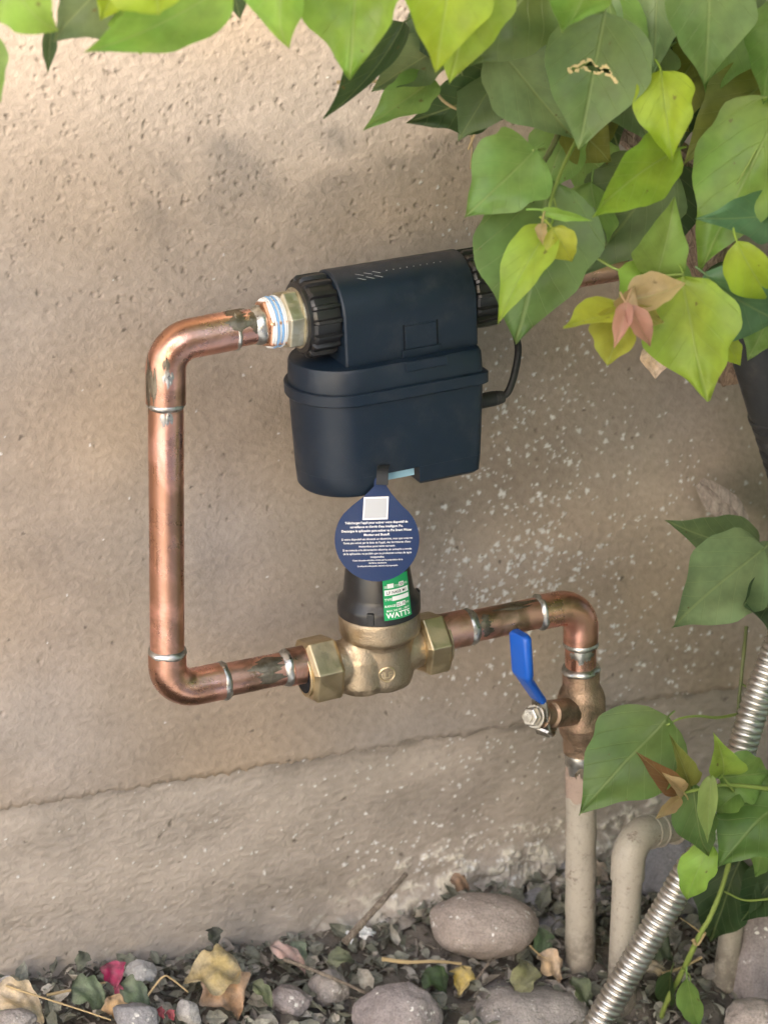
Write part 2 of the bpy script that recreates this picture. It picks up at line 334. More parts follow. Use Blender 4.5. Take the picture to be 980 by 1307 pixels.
# eave over the wall, unseen, added to block the overhead sky
MB().box((-3, -.7, 2.30), (5, .02, 2.42)).obj('sky_blocker', M['yard'], hw, smooth=0)
fz = np.concatenate([np.linspace(-.3, .06, 8)[:-1], np.arange(.06, .345, ST)])
FX, FZ = np.meshgrid(wx, fz); sh = FX.shape; f6 = nz(sh, 12, 5); f3 = nz(sh, 4, 3.2); ef = nz(sh, 22, 16)+.6*nz(sh, 8, 6)+.4*nz(sh, 3, 3)
H = -.0055+nz(sh, 60, 40)*.003+np.clip(f6, -.5, .2)*.0007+f3*.0005+nz(sh, 20, 12)*.0005
gl_ = zg(wx, 0*wx)[None, :]; up = FZ-gl_; right = np.interp(FX, [-.05, .12], [.0, 1.])
Cf = np.array((.322, .284, .250))*np.interp(FX, [-.3, .3], [1.06, .90])[..., None]*(1+.25*nz(sh, 120, 60)[..., None]+.18*f6[..., None])*np.ones(sh+(1,))  # light falling off to the right is painted into the footing tone
m = np.clip((.055*right+.05*ef-up)/.03, 0, 1)*np.clip(.55+1.1*ef, .15, 1)*np.interp(FX, [-.1, .1], [.35, 1.])
Cf += (np.array((.60, .585, .56))-Cf)*(m*.45)[..., None]
m2 = np.clip((.045+.04*ef-up)/.02, 0, 1)*right*np.clip(2.5*ef+.35*f3, 0, 1); Cf += (np.array((.70, .66, .54))-Cf)*(m2*.5)[..., None]; H += .0012*m2+.0008*m
Cf *= (1-.35*np.clip(1-(zledge(wx)[None, :]-FZ)/.012, 0, 1)*(.5+nz(sh, 25, 8)))[..., None]  # shade under the ledge painted into the footing colour
H += (.012*np.exp(-np.maximum(up, 0)/.020)*(1+1.6*nz(sh, 40, 25)))*np.interp(FX, [-.1, .1], [.35, 1.3])
for a in ((90, 640, 960, 90, 30, .0008, .002), (120, 500, 1060, 140, 50, .0008, .0022), (120, 620, 1100, 90, 25, .001, .003), (70, 830, 930, 60, 30, .0008, .002), (60, 200, 1100, 160, 60, .0007, .0015)): flecks(*a, fz, H, Cf)
for k in range(45): splat(H, Cf, wx, fz, WRN.uniform(-.42, .6), WRN.uniform(.12, .31), WRN.uniform(.0008, .0018), -.0008, .8, WRN.uniform(1, 2.4), WRN.random()*3.1, (.10, .085, .07))
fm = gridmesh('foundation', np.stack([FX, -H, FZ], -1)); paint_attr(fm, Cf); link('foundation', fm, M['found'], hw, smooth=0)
# patio roof unseen behind the camera, added for shade: its deep fascia throws the soft shade over all but the top of the house wall
YD = 2.3; hyp = YD/math.cos(SUN_AZ)*math.tan(SUN_EL); ZT = .975+hyp
pa = empty('shade_blocker', (-1.9, -YD-.05, 0), 'patio roof with two posts, unseen, added behind the camera to shade the wall', 'blocker')
MB().box((-2.75, -YD-.08, 1.47), (-.95, -YD, ZT)).obj('blocker_board', M['yard'], pa, smooth=0)
MB().box((-1.28, -YD-.07, .06), (.9, -YD-.01, 1.44)).obj('blocker_panel', M['yard'], pa, smooth=0)
for x in (-2.7, -1.0): MB().box((x-.045, -YD-.18, 0), (x+.045, -YD-.09, ZT-.1)).obj('blocker_post', M['yard'], pa, smooth=0)
# ------------------------------------------------------------------ copper pipework
YP = -.12; PR, FR = .0143, .0160
def ring(org, ax, name='solder_joint', parent=None, r=FR, seed=0, wdt=.006):
    rnd = random.Random(seed); ph = [rnd.random()*6.3 for _ in range(4)]
    f = lambda t, h: 1+.022*math.sin(2*t+ph[0])+.024*math.sin(5*t+ph[1]+h*300)+.018*math.sin(9*t+ph[2]+h*900)
    return MB().lathe([(PR*.97, -wdt), (r*.95, -wdt*.6), (r*1.03, -wdt*.1), (r*1.035, wdt*.25), (r*.99, wdt*.6), (PR*.97, wdt)], org, ax, 40, f).obj(name, M['solder'], parent, smooth=60)
def stain(parent, org, ax, r, t0, t1, h0, h1, mat, name='flux_stain', seed=0, band=False):
    """a thin ragged smear lying on a pipe; t measured from straight towards the viewer"""
    rnd = random.Random(seed); ax = Vector(ax).normalized(); fr = Vector((-.35, -.85, .3)); a = (fr-ax*fr.dot(ax)).normalized(); b = ax.cross(a)
    nu, nv = 40, 5; vs_ = []; ph = [rnd.random()*6.3 for _ in range(8)]; mid = (h0+h1)/2; hw_ = (h1-h0)/2
    for i in range(nu):
        q = i/(nu-1); t = t0+(t1-t0)*q; k = 1 if band else (1-abs(2*q-1)**2.2)**.6
        lo = mid-hw_*k*(1+.35*math.sin(q*11+ph[0])+.25*math.sin(q*23+ph[1])+.15*math.sin(q*51+ph[2])) if not band else h0
        hi = mid+hw_*k*(.3 if band else 1)*(1+.35*math.sin(q*9+ph[3])+.3*math.sin(q*19+ph[4])+.2*math.sin(q*47+ph[5]))
        for j in range(nv):
            f_ = j/(nv-1); edge = .0004*math.sin(math.pi*f_)*k
            vs_.append(Vector(org)+ax*(lo+(max(hi, lo)-lo)*f_)+(a*math.cos(t)+b*math.sin(t))*(r+.00012+edge))
    fs = [(i*nv+j, i*nv+j+1, (i+1)*nv+j+1, (i+1)*nv+j) for i in range(nu-1) for j in range(nv-1)]
    return MB().add(vs_, fs).obj(name, mat, parent, smooth=80)
A0 = at(351, 411, YP); A1 = at(211.5, 438, YP); A2 = at(214, 883, YP); A3 = at(392, 847, YP)
loop = empty('copper_pipe', A2, 'bent copper pipe loop joining the navy monitor to the bronze valve at left', 'pipe', 'copper pipes')
ER = .024
def between(a, b, s): return a+(b-a).normalized()*s
dT = (A0-A1).normalized(); dV = (A1-A2).normalized(); dB = (A3-A2).normalized()
sock = ER+.020
MB().tube([A1+dT*.03, A0], PR, 40).obj('pipe', M['copper'], loop)
MB().tube([A1-dV*.03, A2+dV*.03], PR, 40).obj('pipe', M['copper'], loop)
MB().tube([A2+dB*.03, A3], PR, 40).obj('pipe', M['copper_dull'], loop)
def elbow(c, da, db, sa, sb, parent, mat):
    P = fillet([c+da*sa, c, c+db*sb], ER, 14); return MB().tube(P, FR, 40).obj('elbow', mat, parent)
e1 = elbow(A1, dT, -dV, .056, .050, loop, M['copper']); e2 = elbow(A2, dV, dB, .036, .048, loop, M['copper'])
ring(A1-dV*.0505, dV, parent=loop, seed=1, wdt=.0035); ring(A2+dV*.0365, dV, parent=loop, seed=2, wdt=.0045)
ring(A2+dB*.049, dB, parent=loop, seed=3, wdt=.005)
# top run: coupling, solder, bright hexagon adapter, thread tape
c0 = A1+dT*.078
ring(A1+dT*.057, dT, parent=loop, seed=4, wdt=.003); ring(c0, dT, parent=loop, seed=5, wdt=.006)
Lt = (A0-A1).length
MB().lathe([(PR, .082), (FR, .0825), (FR, Lt-.010), (.0175, Lt-.004), (.0175, Lt)], A1, dT, 40).obj('adapter_sleeve', M['copper'], loop)
MB().lathe([(.0195, Lt-.011), (.021, Lt-.0095), (.021, Lt+.003), (.0195, Lt+.004)], A1, dT, 6).obj('hexagon_collar', M['copper_hex'], loop, smooth=0, bevel=.0008)
# bottom run, tail piece of the union
tl = (A3-A2).length
ring(A2+dB*(tl-.020), dB, parent=loop, seed=6, wdt=.005)
MB().lathe([(PR, tl-.017), (FR+.0005, tl-.0165), (FR+.0005, tl+.012)], A2, dB, 40).obj('union_tail', M['copper_dull'], loop)
# flux smears
for (o_, ax, r, t0, t1, h0, h1, m, sd) in [
    (A1, -dV, FR, .35, 1.3, .015, .048, 'patina', 1), (A1, dT, FR, -1.5, .2, .050, .066, 'patina', 2), (A1, -dV, FR, -.5, .1, .018, .030, 'solder', 3),
    (A1, dT, PR, -.9, .5, .067, .076, 'patina', 4), (A2, dB, PR, -1.2, .7, .075, .10, 'patina', 5), (A1, -dV, PR, -.5, .3, .0535, .064, 'solder', 6), (A1, -dV, FR, -.3, .1, .008, .018, 'patina', 9)]:
    stain(loop, o_, ax, r, t0, t1, h0, h1, M[m], seed=sd)
# right run
B0 = at(580, 804, YP); B1 = at(741, 771, YP); B2 = at(740.5, 862, YP)
rp = empty('copper_pipe', B2, 'short copper pipe and elbow dropping from bronze valve to the ball valve', 'pipe', 'copper pipes')
dR = (B1-B0).normalized(); dD = (B2-B1).normalized(); lr = (B1-B0).length
MB().tube([B0, B1-dR*.03], PR, 40).obj('pipe', M['copper_dull'], rp)
MB().tube([B1+dD*.03, B2], PR, 40).obj('pipe', M['copper'], rp)
elbow(B1, -dR, dD, .042, .037, rp, M['copper'])
MB().lathe([(FR+.0005, -.014), (FR+.0005, .011), (PR, .0115)], B0, dR, 40).obj('union_tail', M['copper_dull'], rp)
ring(B0+dR*.014, dR, parent=rp, seed=7, wdt=.006); ring(B1-dR*.0425, dR, parent=rp, seed=8, wdt=.004); ring(B1+dD*.039, dD, parent=rp, seed=9, wdt=.004)
stain(rp, B1, dD, PR, -.9, .9, .041, .052, M['solder'], seed=11); stain(rp, B0, dR, PR, -.8, .8, .02, .03, M['patina'], seed=12); stain(rp, B1, -dR, PR, .6, 1.4, .05, .085, M['patina'], seed=13)

# ------------------------------------------------------------------ water monitor
DC = at(520, 382, YP); DX = (at(620, 365, YP)-at(405, 401, YP)).normalized(); DY = Vector((0, 0, 1)).cross(DX).normalized(); DZ = DX.cross(DY)
mmM = Matrix(((DX.x, DY.x, DZ.x, DC.x), (DX.y, DY.y, DZ.y, DC.y), (DX.z, DY.z, DZ.z, DC.z), (0, 0, 0, 1))) @ Matrix.Scale(.001, 4)
dev = empty('water_monitor', DC-Vector((0, 0, .15)), 'navy plastic smart water monitor clamped on the pipe, with ribbed black nuts', 'water monitor')
def dplan(off=0., x0=None, x1=None, ra=46, fil=7):
    xr = 48+off; R = ra+off; xc = -60; P = []
    for k in range(5): t = -math.pi/2+math.pi/2*k/4; P.append((xr-fil+fil*math.cos(t), -R+fil+fil*math.sin(t)))
    for k in range(5): t = math.pi/2*k/4; P.append((xr-fil+fil*math.cos(t), R-fil+fil*math.sin(t)))
    for k in range(25): t = math.pi/2+math.pi*k/24; P.append((xc+R*math.cos(t), R*math.sin(t)))
    if x0 is not None or x1 is not None:
        Q = []
        for i in range(len(P)):
            a, b = P[i], P[(i+1) % len(P)]; ok = lambda p: (x0 is None or p[0] >= x0) and (x1 is None or p[0] <= x1)
            if ok(a): Q.append(a)
            for c in (x0, x1):
                if c is not None and (a[0]-c)*(b[0]-c) < 0: t = (c-a[0])/(b[0]-a[0]); Q.append((c, a[1]+(b[1]-a[1])*t))
        P = Q
    return P
def loft(mb, polys, zs, M_):
    n = len(polys[0]); vs_ = [M_ @ Vector((x, y, z)) for P, z in zip(polys, zs) for x, y in P]
    fs = [(i*n+k, i*n+(k+1) % n, (i+1)*n+(k+1) % n, (i+1)*n+k) for i in range(len(zs)-1) for k in range(n)]
    return mb.add(vs_, fs+[tuple(range(n))[::-1], tuple((len(zs)-1)*n+k for k in range(n))])
# body with the notch in its lower edge
b = MB(); NX0, NX1 = -43, -13
loft(b, [dplan(-2.6), dplan(-1.4), dplan(-.4)], [-131, -100, -64], mmM)
b.obj('body', M['navy'], dev, bevel=.0004)
b = MB()
loft(b, [dplan(-6, x1=NX0-1), dplan(-3.6, x1=NX0), dplan(-2.65, x1=NX0)], [-148, -145, -130.8], mmM); b.obj('body_skirt', M['navy'], dev)
b = MB(); loft(b, [dplan(-6, x0=NX1+1.5), dplan(-3.6, x0=NX1), dplan(-2.65, x0=NX1)], [-147, -144.5, -130.8], mmM); b.obj('body_skirt', M['navy'], dev)
b = MB(); loft(b, [dplan(2.2), dplan(3.2), dplan(3.2), dplan(2.4)], [-67, -66, -57.5, -56.8], mmM); b.obj('flange', M['navy'], dev)
b = MB(); loft(b, [dplan(-.2), dplan(-1), dplan(-2.2), dplan(-4)], [-57.2, -40, -37.4, -36.6], mmM); b.obj('lid', M['navy'], dev)
def arch(r, zb):
    return [(r, zb)]+[(r*math.cos(math.pi*k/28), r*math.sin(math.pi*k/28)) for k in range(29)]+[(-r, zb)]
AX = mmM @ Matrix(((0, 0, 1, 0), (1, 0, 0, 0), (0, 1, 0, 0), (0, 0, 0, 1)))     # prism axis along the pipe
b = MB(); loft(b, [arch(33.5, -36.7), arch(35, -36.7), arch(35, -36.7), arch(33.5, -36.7)], [-71, -69.5, 45.5, 47], AX); hs_ = b.obj('housing', M['navy'], dev)
# latch on the housing's front
MB().box((-22, -36.8, -37), (12, -34.5, -30), mmM).box((-19, -35.9, -30), (9, -34.5, -10), mmM).obj('latch', M['navy'], dev, smooth=0, bevel=.0005)
for x in (-20.6, 9.2): MB().box((x, -35.35, -31), (x+1.4, -34.5, -9), mmM).obj('latch_slot_shade', M['groove'], dev, smooth=0)  # raised dark strips standing in for the shade in the slots
MB().box((-24, -46.6, -45), (13, -45, -37.2), mmM).obj('latch_catch', M['navy'], dev, smooth=0, bevel=.0005)
# small moulded dashes on the top
mk = MB()
def dash(x, t, l, w=.6, sl=.5):
    for_ = []
    for dx, dt in ((-w, -l), (w, -l), (w, l), (-w, l)): tt = t+dt*.5/38.5; for_.append(mmM @ Vector((x+dx+dt*sl, -35.1*math.cos(tt), 35.1*math.sin(tt))))
    mk.add(for_, [(0, 1, 2, 3)])
for i in range(3):
    for j in range(2): dash(-48+i*7.5, math.radians(66-j*8), 3.4, .5, -.9)
for i in range(9): dash(-24+i*6, math.radians(66), .7, .45, 0)
mk.obj('embossed_marking', M['palegrey'], dev, smooth=0)
# ribbed union nuts
def ribnut(x0, x1, r, name):
    f = lambda t, h: 1-.085*(1 if (t*17/(2*math.pi)) % 1 > .30 else 0)
    return MB().lathe([(r*.80, x0), (r*.95, x0+.0015), (r, x0+.004), (r, x1-.004), (r*.97, x1-.001), (r*.8, x1)], DC, DX, 170, f).obj(name, M['black'], dev, smooth=30)
ribnut(-.096, -.0705, .0338, 'union_nut'); ribnut(.0475, .077, .0338, 'union_nut')
MB().lathe([(.026, -.0985), (.029, -.0975), (.029, -.094)], DC, DX, 40).obj('nut_collar', M['black'], dev)
MB().lathe([(.0225, -.1135), (.0255, -.1115), (.0255, -.1005), (.0240, -.099)], DC, DX, 6).obj('hexagon_fitting', M['nickel'], dev, smooth=0, bevel=.0009)
MB().lathe([(.0240, -.1000), (.0250, -.0995), (.0250, -.096)], DC, DX, 40).obj('fitting_collar', M['nickel'], dev)
for i in range(7): MB().lathe([(.0192, -.1262+i*.0019), (.0202+.0005*(i % 3), -.1259+i*.0019), (.0203+.0005*(i % 3), -.1248+i*.0019), (.0196, -.1242+i*.0019)], DC, DX, 40).obj('thread_tape', M['tapeblue' if i in (2, 4) else 'tape'], dev)
MB().tube([DC-DX*.126, DC-DX*.09], .0185, 30).obj('threaded_nipple', M['nickel'], dev)
MB().tube([DC+DX*.06, DC+DX*.2], PR, 30).obj('outlet_pipe', M['copper_dull'], dev)
MB().box((-40, -36, -140), (-15, -35, -126), mmM).obj('notch_label', M['sky_blue'], dev, smooth=0)
# power lead
K0 = at(603, 514, -.135); K1 = at(641, 506.5, -.135)
cab = empty('power_cable', K0, 'black power cable with barrel plug in the monitor\'s right side', 'cable')
ka = (K1-K0).normalized(); kl = (K1-K0).length
MB().lathe([(.0052, -.006), (.0066, .001), (.0066, kl*.72), (.0056, kl*.74), (.0062, kl*.78), (.0062, kl*.84), (.0054, kl*.86), (.0058, kl*.9), (.005, kl*1.02), (.003, kl*1.06)], K0, ka, 24).obj('barrel_plug', M['rubber'], cab)
MB().tube(spline([K0+ka*kl*.95, at(648, 500, -.135), at(656, 478, -.13), at(661, 445, -.12), at(655, 405, -.10), at(668, 360, -.09), at(720, 335, -.08), at(800, 330, -.07)], 10), .0031, 14).obj('cable', M['rubber'], cab)

# ------------------------------------------------------------------ pressure valve
VC = at(482, 836, YP); VX = (at(580, 804, YP)-at(392, 847, YP)).normalized(); VY = Vector((0, 0, 1)).cross(VX).normalized(); VZ = VX.cross(VY)
vM = Matrix(((VX.x, VY.x, VZ.x, VC.x), (VX.y, VY.y, VZ.y, VC.y), (VX.z, VY.z, VZ.z, VC.z), (0, 0, 0, 1))) @ Matrix.Scale(.001, 4)
prv = empty('pressure_valve', VC-Vector((0, 0, .032)), 'cast bronze pressure reducing valve with black bonnet and green label', 'valve')
b = MB(); z = Vector((0, 0, 1)); x_ = Vector((1, 0, 0))
b.lathe([(20, -27), (26, -25), (28, -18), (28, 14), (30, 20), (34.5, 23), (35.5, 26), (35.5, 41), (34.5, 43.5), (33, 44)], (3, 0, 0), z, 48)
b.lathe([(10, -32), (12, -31), (12, -24)], (6, -2, 0), z, 24)
b.lathe([(14, -27), (21, -25), (23.5, -18), (22, 6), (16, 22)], (-17, -3, 0), z, 36)
b.lathe([(19, -46), (21, -42), (20, -20), (21, 20), (18.5, 40), (20, 46)], (0, 0, 0), x_, 36)
b.v = [tuple(vM @ Vector(p)) for p in b.v]
bo = b.obj('cast_body', M['bronze'], prv, smooth=0)
rm = bo.modifiers.new('fuse', 'REMESH'); rm.mode = 'VOXEL'; rm.voxel_size = .0011; rm.use_smooth_shade = True
sm = bo.modifiers.new('soft', 'SMOOTH'); sm.factor = .5; sm.iterations = 9
VX1 = VX
for (x0, x1, r, nm) in ((-.069, -.041, .0300, 'union_nut'), (.038, .062, .0290, 'union_nut')):
    MB().lathe([(r*.86, x0), (r, x0+.0028), (r, x1-.003), (r*.88, x1)], VC, Matrix.Rotation(R_(0), 3, VX) @ VX, 6).obj(nm, M['brass'], prv, smooth=0, bevel=.0009)
    s_ = -1 if x0 < 0 else 1; xe = x0 if x0 < 0 else x1
    MB().lathe([(.0215, xe-.003 if s_ > 0 else xe-.0022), (.0215, xe+.0022 if s_ > 0 else xe+.003)], VC, VX, 40).obj('nut_face_ring', M['brass'], prv, bevel=.0006)
# dark disc painted as the shaded hollow where the tail enters the nut
MB().lathe([(.0185, -.0716), (.0185, -.068)], VC, VX, 36).obj('nut_throat_shade', M['groove'], prv)
bn = MB(); bprof = [(34.8, 43.6), (36.2, 44.2), (36.2, 51), (35.4, 55), (31.5, 59), (30.5, 64), (26, 96), (24, 98.5), (10, 99)]
bn.lathe([(r, h) for r, h in bprof], (3, 0, 0), z, 56); bn.v = [tuple(vM @ Vector(p)) for p in bn.v]
bon = bn.obj('bonnet', M['black'], prv)
for a_ in (-155, -35, 85): 
    q = MB().box((-3, -37.2, 45), (3, -31, 56)); q.v = [tuple(vM @ (Matrix.Translation((3, 0, 0)) @ Matrix.Rotation(R_(a_), 4, 'Z') @ Vector(p))) for p in q.v]; q.obj('bonnet_lug', M['black'], prv, bevel=.0006)
# print helpers
def textmesh(lines):
    """lines: (text, size, x, y, align, bold) -> vertices, faces in a plane"""
    V_, F_ = [], []
    for (txt, size, x, y, al, off) in lines:
        cu = bpy.data.curves.new('t', 'FONT'); cu.body = txt; cu.size = size; cu.align_x = al; cu.offset = off; cu.resolution_u = 2
        o = bpy.data.objects.new('t', cu); COL.objects.link(o); bpy.context.view_layer.update()
        me = bpy.data.meshes.new_from_object(o.evaluated_get(bpy.context.evaluated_depsgraph_get()))
        n = len(V_); V_ += [(v.co.x+x, v.co.y+y) for v in me.vertices]; F_ += [tuple(i+n for i in p.vertices) for p in me.polygons]
        bpy.data.objects.remove(o); bpy.data.curves.remove(cu); bpy.data.meshes.remove(me)
    return V_, F_
# green label wrapped on the bonnet (u across in mm, v up in mm)
def wrap(u, v, lift):
    zz = 50+v*.98; r = 37.0-v*.085+lift+(.6 if v < 2 else 0); th = (u+2.5)/36.0+.0
    return vM @ Vector((3+r*math.sin(th), -r*math.cos(th), zz))
def patch(u0, v0, u1, v1, lift, mat, name, par, nu=14, nv=10, thick=0):
    vs_ = [wrap(u0+(u1-u0)*i/nu, v0+(v1-v0)*j/nv, lift) for j in range(nv+1) for i in range(nu+1)]
    fs = [(j*(nu+1)+i, j*(nu+1)+i+1, (j+1)*(nu+1)+i+1, (j+1)*(nu+1)+i) for j in range(nv) for i in range(nu)]
    return MB().add(vs_, fs).obj(name, mat, par, smooth=60)
lab = patch(-13, 0, 13, 40, 0, M['green'], 'green_label', prv)
pr_ = MB()
def wp(u0, v0, u1, v1): 
    nu = 6; vs_ = [wrap(u0+(u1-u0)*i/nu, v, .12) for v in (v0, v1) for i in range(nu+1)]; pr_.add(vs_, [(i, i+1, nu+2+i, nu+1+i) for i in range(nu)])
wp(-11.8, 22.5, 11.6, 27.5); wp(-5, 17, 11.6, 21); wp(-1.5, 10.8, 7.5, 15); wp(-9, 29, -3, 33); wp(2.2, 29, 7.2, 33)
V_, F_ = textmesh([('SET', 3, -12, 29.3, 'LEFT', .0), ('TO', 3, -2.3, 29.3, 'LEFT', 0), ('PSI', 3, 7.6, 29.5, 'LEFT', 0), ('TYPE', 3.2, -12, 17.6, 'LEFT', .04), ('RANGE', 3.0, -12, 11.6, 'LEFT', .04), ('PSI', 2.6, 8, 11.8, 'LEFT', .03), ('MAX 300 PSI - 180 F', 2.5, 0, 7.4, 'CENTER', .03), ('WATTS', 6.6, 0, 1.8, 'CENTER', .14)])
pr_.add([wrap(a, c, .12) for a, c in V_], F_); pr_.obj('label_print', M['white'], lab, smooth=0)
V_, F_ = textmesh([('LF N45B M1', 3.9, 0, 23.5, 'CENTER', .05), ('25-75', 3.8, 3, 11.5, 'CENTER', .05), ('50', 3.9, 4.7, 29.6, 'CENTER', .06)])
MB().add([wrap(a, c, .22) for a, c in V_], F_).obj('label_lettering', M['lblack'], lab, smooth=0)
# raised LF roundel
q = MB(); 
for k in range(40):
    t = 2*math.pi*k/40
for rr, yy in (( (6.2, 7.4), 28.9),):
    pts = [];
    for k in range(41): t = 2*math.pi*k/40; ex = -3+6.6*math.cos(t); pts.append(Vector((ex, -math.sqrt(28.0**2-(ex-3)**2), -6+6.6*math.sin(t))))
    q.tube(pts, 1.1, 8, caps=False)
V_, F_ = textmesh([('LF', 8, -3, -8.8, 'CENTER', .25)])
for a, c in V_: pass
def cyl(a, c, l): dx = a-3; return Vector((a, -math.sqrt(max(1, (28.2+l)**2-dx*dx)), c))
n_ = len(V_); q.add([cyl(a, c, .7) for a, c in V_]+[cyl(a, c, -1.2) for a, c in V_], F_)
q.v = [tuple(vM @ Vector(p)) for p in q.v]; q.obj('cast_emblem', M['brass'], prv, smooth=40)

# ------------------------------------------------------------------ hanging tag
TC = at(481, 688, -.178); TN = -VD; TX = (VR+VU*.03).normalized(); TY = (VU-TX*VU.dot(TX)); TY = (TY+VD*-.10).normalized(); TZ = TX.cross(TY)
ts = pxm(TC)      # the tag is laid out in photo pixels, ts metres each
tM = Matrix(((TX.x, TY.x, TZ.x, TC.x), (TX.y, TY.y, TZ.y, TC.y), (TX.z, TY.z, TZ.z, TC.z), (0, 0, 0, 1))) @ Matrix.Scale(ts, 4)
tg = empty('hanging_tag', TC+TY*ts*70, 'blue drop-shaped paper tag with white print hanging under the monitor', 'tag')
def drop(rr=54):
    P = []
    for k in range(37): t = math.radians(140)+math.radians(260)*k/36; P.append((rr*math.cos(t), rr*math.sin(t)-1))
    P += [(33, 42), (20, 58), (14, 68), (14, 76), (11, 79), (2, 79), (-1, 76), (-2, 67), (-15, 55), (-31, 43)]
    return P
def bow(p): return tM @ Vector((p[0], p[1], p[2]-(p[0]/54)**2*2.5-((p[1]-10)/60)**2*2))
tb = MB().prism(drop(), -1., 0.)
me = tb.mesh('card'); bmm = bmesh.new(); bmm.from_mesh(me); bmesh.ops.triangulate(bmm, faces=[f for f in bmm.faces if len(f.verts) > 4])
bmesh.ops.subdivide_edges(bmm, edges=bmm.edges, cuts=2, use_grid_fill=True); 
for v in bmm.verts: v.co = bow(v.co)
bmm.to_mesh(me); bmm.free(); card = link('card', me, M['tagblue'], tg, smooth=30)
MB().add([bow((x, y, .35)) for x, y in ((-17.5, 25), (14.5, 25), (16.5, 54), (-15, 54))], [(0, 1, 2, 3)]).obj('white_square', M['white'], card, smooth=0)
MB().add([bow((x, y, .6)) for x, y in ((-15.5, 27), (12.7, 27), (14.5, 52), (-13.2, 52))], [(0, 1, 2, 3)]).obj('grey_square', M['palegrey'], card, smooth=0)
L = [("Téléchargez l'appli pour activer votre dispositif de", 4.3, 20), ("surveillance et d'arrêt d'eau intelligent Pie.", 4.3, 14.8), ("Descargue la aplicación para activar su Pie Smart Water", 4.3, 9.6), ("Monitor and Shutoff.", 4.3, 4.4),
     ("Si votre dispositif est alimenté en électricité, mais que vous ne", 3.9, -1), ("l'avez pas activé par le biais de l'appli, des fermetures d'eau", 3.9, -5.6), ("inattendues pourraient survenir.", 3.9, -10.2),
     ("Si se conecta a la alimentación eléctrica sin activarlo a través", 3.9, -14.9), ("de la aplicación, es posible que se produzcan cortes de agua", 3.9, -19.5), ("inesperados.", 3.9, -24.1),
     ("Cette étiquette doit être retirée par le propriétaire de la", 3.0, -28), ("résidence seulement.", 3.0, -31.6), ("La etiqueta solo puede retirarla el propietario.", 3.0, -35.4), ("TAG1001a", 3.4, -39.6), ("REV. 2023", 2.8, -43), ("Patents: meetpie.com/patents", 2.9, -46.6)]
L = L[:13]
V_, F_ = textmesh([(s_, sz*.98, 0, y, 'CENTER', .075 if sz > 4 else .02) for s_, sz, y in L])
sx = 1.0
MB().add([bow((a*sx*.94, c, .4)) for a, c in V_], F_).obj('printed_text', M['white'], card, smooth=0)
st0 = at(487.5, 619, -.180); st1 = at(488.5, 600, -.172); st2 = at(490, 592, -.158); st3 = at(493, 588, -.135)
MB().tube(spline([st0, st1, st2, st3], 6), .0048, sec=[(-1, -.12), (1, -.12), (1, .12), (-1, .12)], up=TX).obj('strap', M['rubber'], tg, smooth=0, bevel=.0003)

# ------------------------------------------------------------------ ball valve and riser
C0 = at(741, 852, YP); C1 = at(742, 962, YP); ca = (C1-C0).normalized(); cl = (C1-C0).length
bv = empty('ball_valve', C1, 'old bronze ball valve with blue lever between copper elbow and painted riser', 'valve')
k = cl/110
MB().lathe([(.0150, 0), (.0172, .2*k), (.0172, 22*k), (.0182, 25*k), (.0206, 31*k), (.0222, 38*k), (.0224, 60*k), (.0230, 62*k), (.0230, 69*k), (.0214, 71*k), (.0206, 80*k), (.0182, 87*k), (.0172, 91*k), (.0172, 106*k), (.0155, 107*k)], C0, ca, 48).obj('valve_body', M['bronze_old'], bv, smooth=30)
ring(C0+ca*.001, ca, parent=bv, seed=21, r=.0175, wdt=.004)
sp = C0+ca*54*k; ne = at(677, 915, YP-.035); sd = (ne-sp).normalized(); nl_ = (ne-sp).length
MB().lathe([(.0130, .012), (.0130, nl_-.030), (.0105, nl_-.028), (.0105, nl_-.017), (.0118, nl_-.0165), (.0118, nl_-.0135)], sp, sd, 32).obj('stem_housing', M['bronze_old'], bv, smooth=30)
MB().lathe([(.0045, nl_-.02), (.0045, nl_+.005)], sp, sd, 20).obj('stem', M['zinc'], bv)
MB().lathe([(.0080, nl_-.005), (.0090, nl_-.0035), (.0090, nl_+.002), (.0080, nl_+.003)], sp, sd, 6).obj('handle_nut', M['zinc'], bv, smooth=0, bevel=.0006)
MB().lathe([(.0108, nl_-.0072), (.0108, nl_-.0052)], sp, sd, 24).obj('washer', M['zinc'], bv, bevel=.0004)
# lever: bent strip, zinc below and blue vinyl above
h0 = sp+sd*(nl_-.009); up_ = (Vector((0, 0, 1))-sd*sd.z).normalized(); sid = sd.cross(up_).normalized()
def rrect(a, b, r, n=4):
    P = []
    for cx, cy, s0 in ((a-r, b-r, 0), (-a+r, b-r, 1), (-a+r, -b+r, 2), (a-r, -b+r, 3)):
        for k_ in range(n+1): t = math.pi/2*(s0+k_/n); P.append((cx+r*math.cos(t), cy+r*math.sin(t)))
    return P
p0, p1, p2, p3 = at(690, 915, h0.y), at(688, 893, h0.y-.001), at(667, 862, h0.y-.014), at(663.5, 808, h0.y-.016)
MB().tube([at(694, 938, h0.y), p0, p1], 1, sec=rrect(.0085, .0015, .0012), up=sid).obj('lever_plate', M['zinc'], bv, smooth=40)
MB().tube(spline([at(690, 931, h0.y-.008), at(697, 936, h0.y+.002), at(700, 928, h0.y+.010)], 4), 1, sec=rrect(.0075, .0012, .001), up=sid).obj('stop_tab', M['zinc'], bv, smooth=40)
LP = fillet([p1+(p2-p1)*.08, p2, p3], .012, 8)
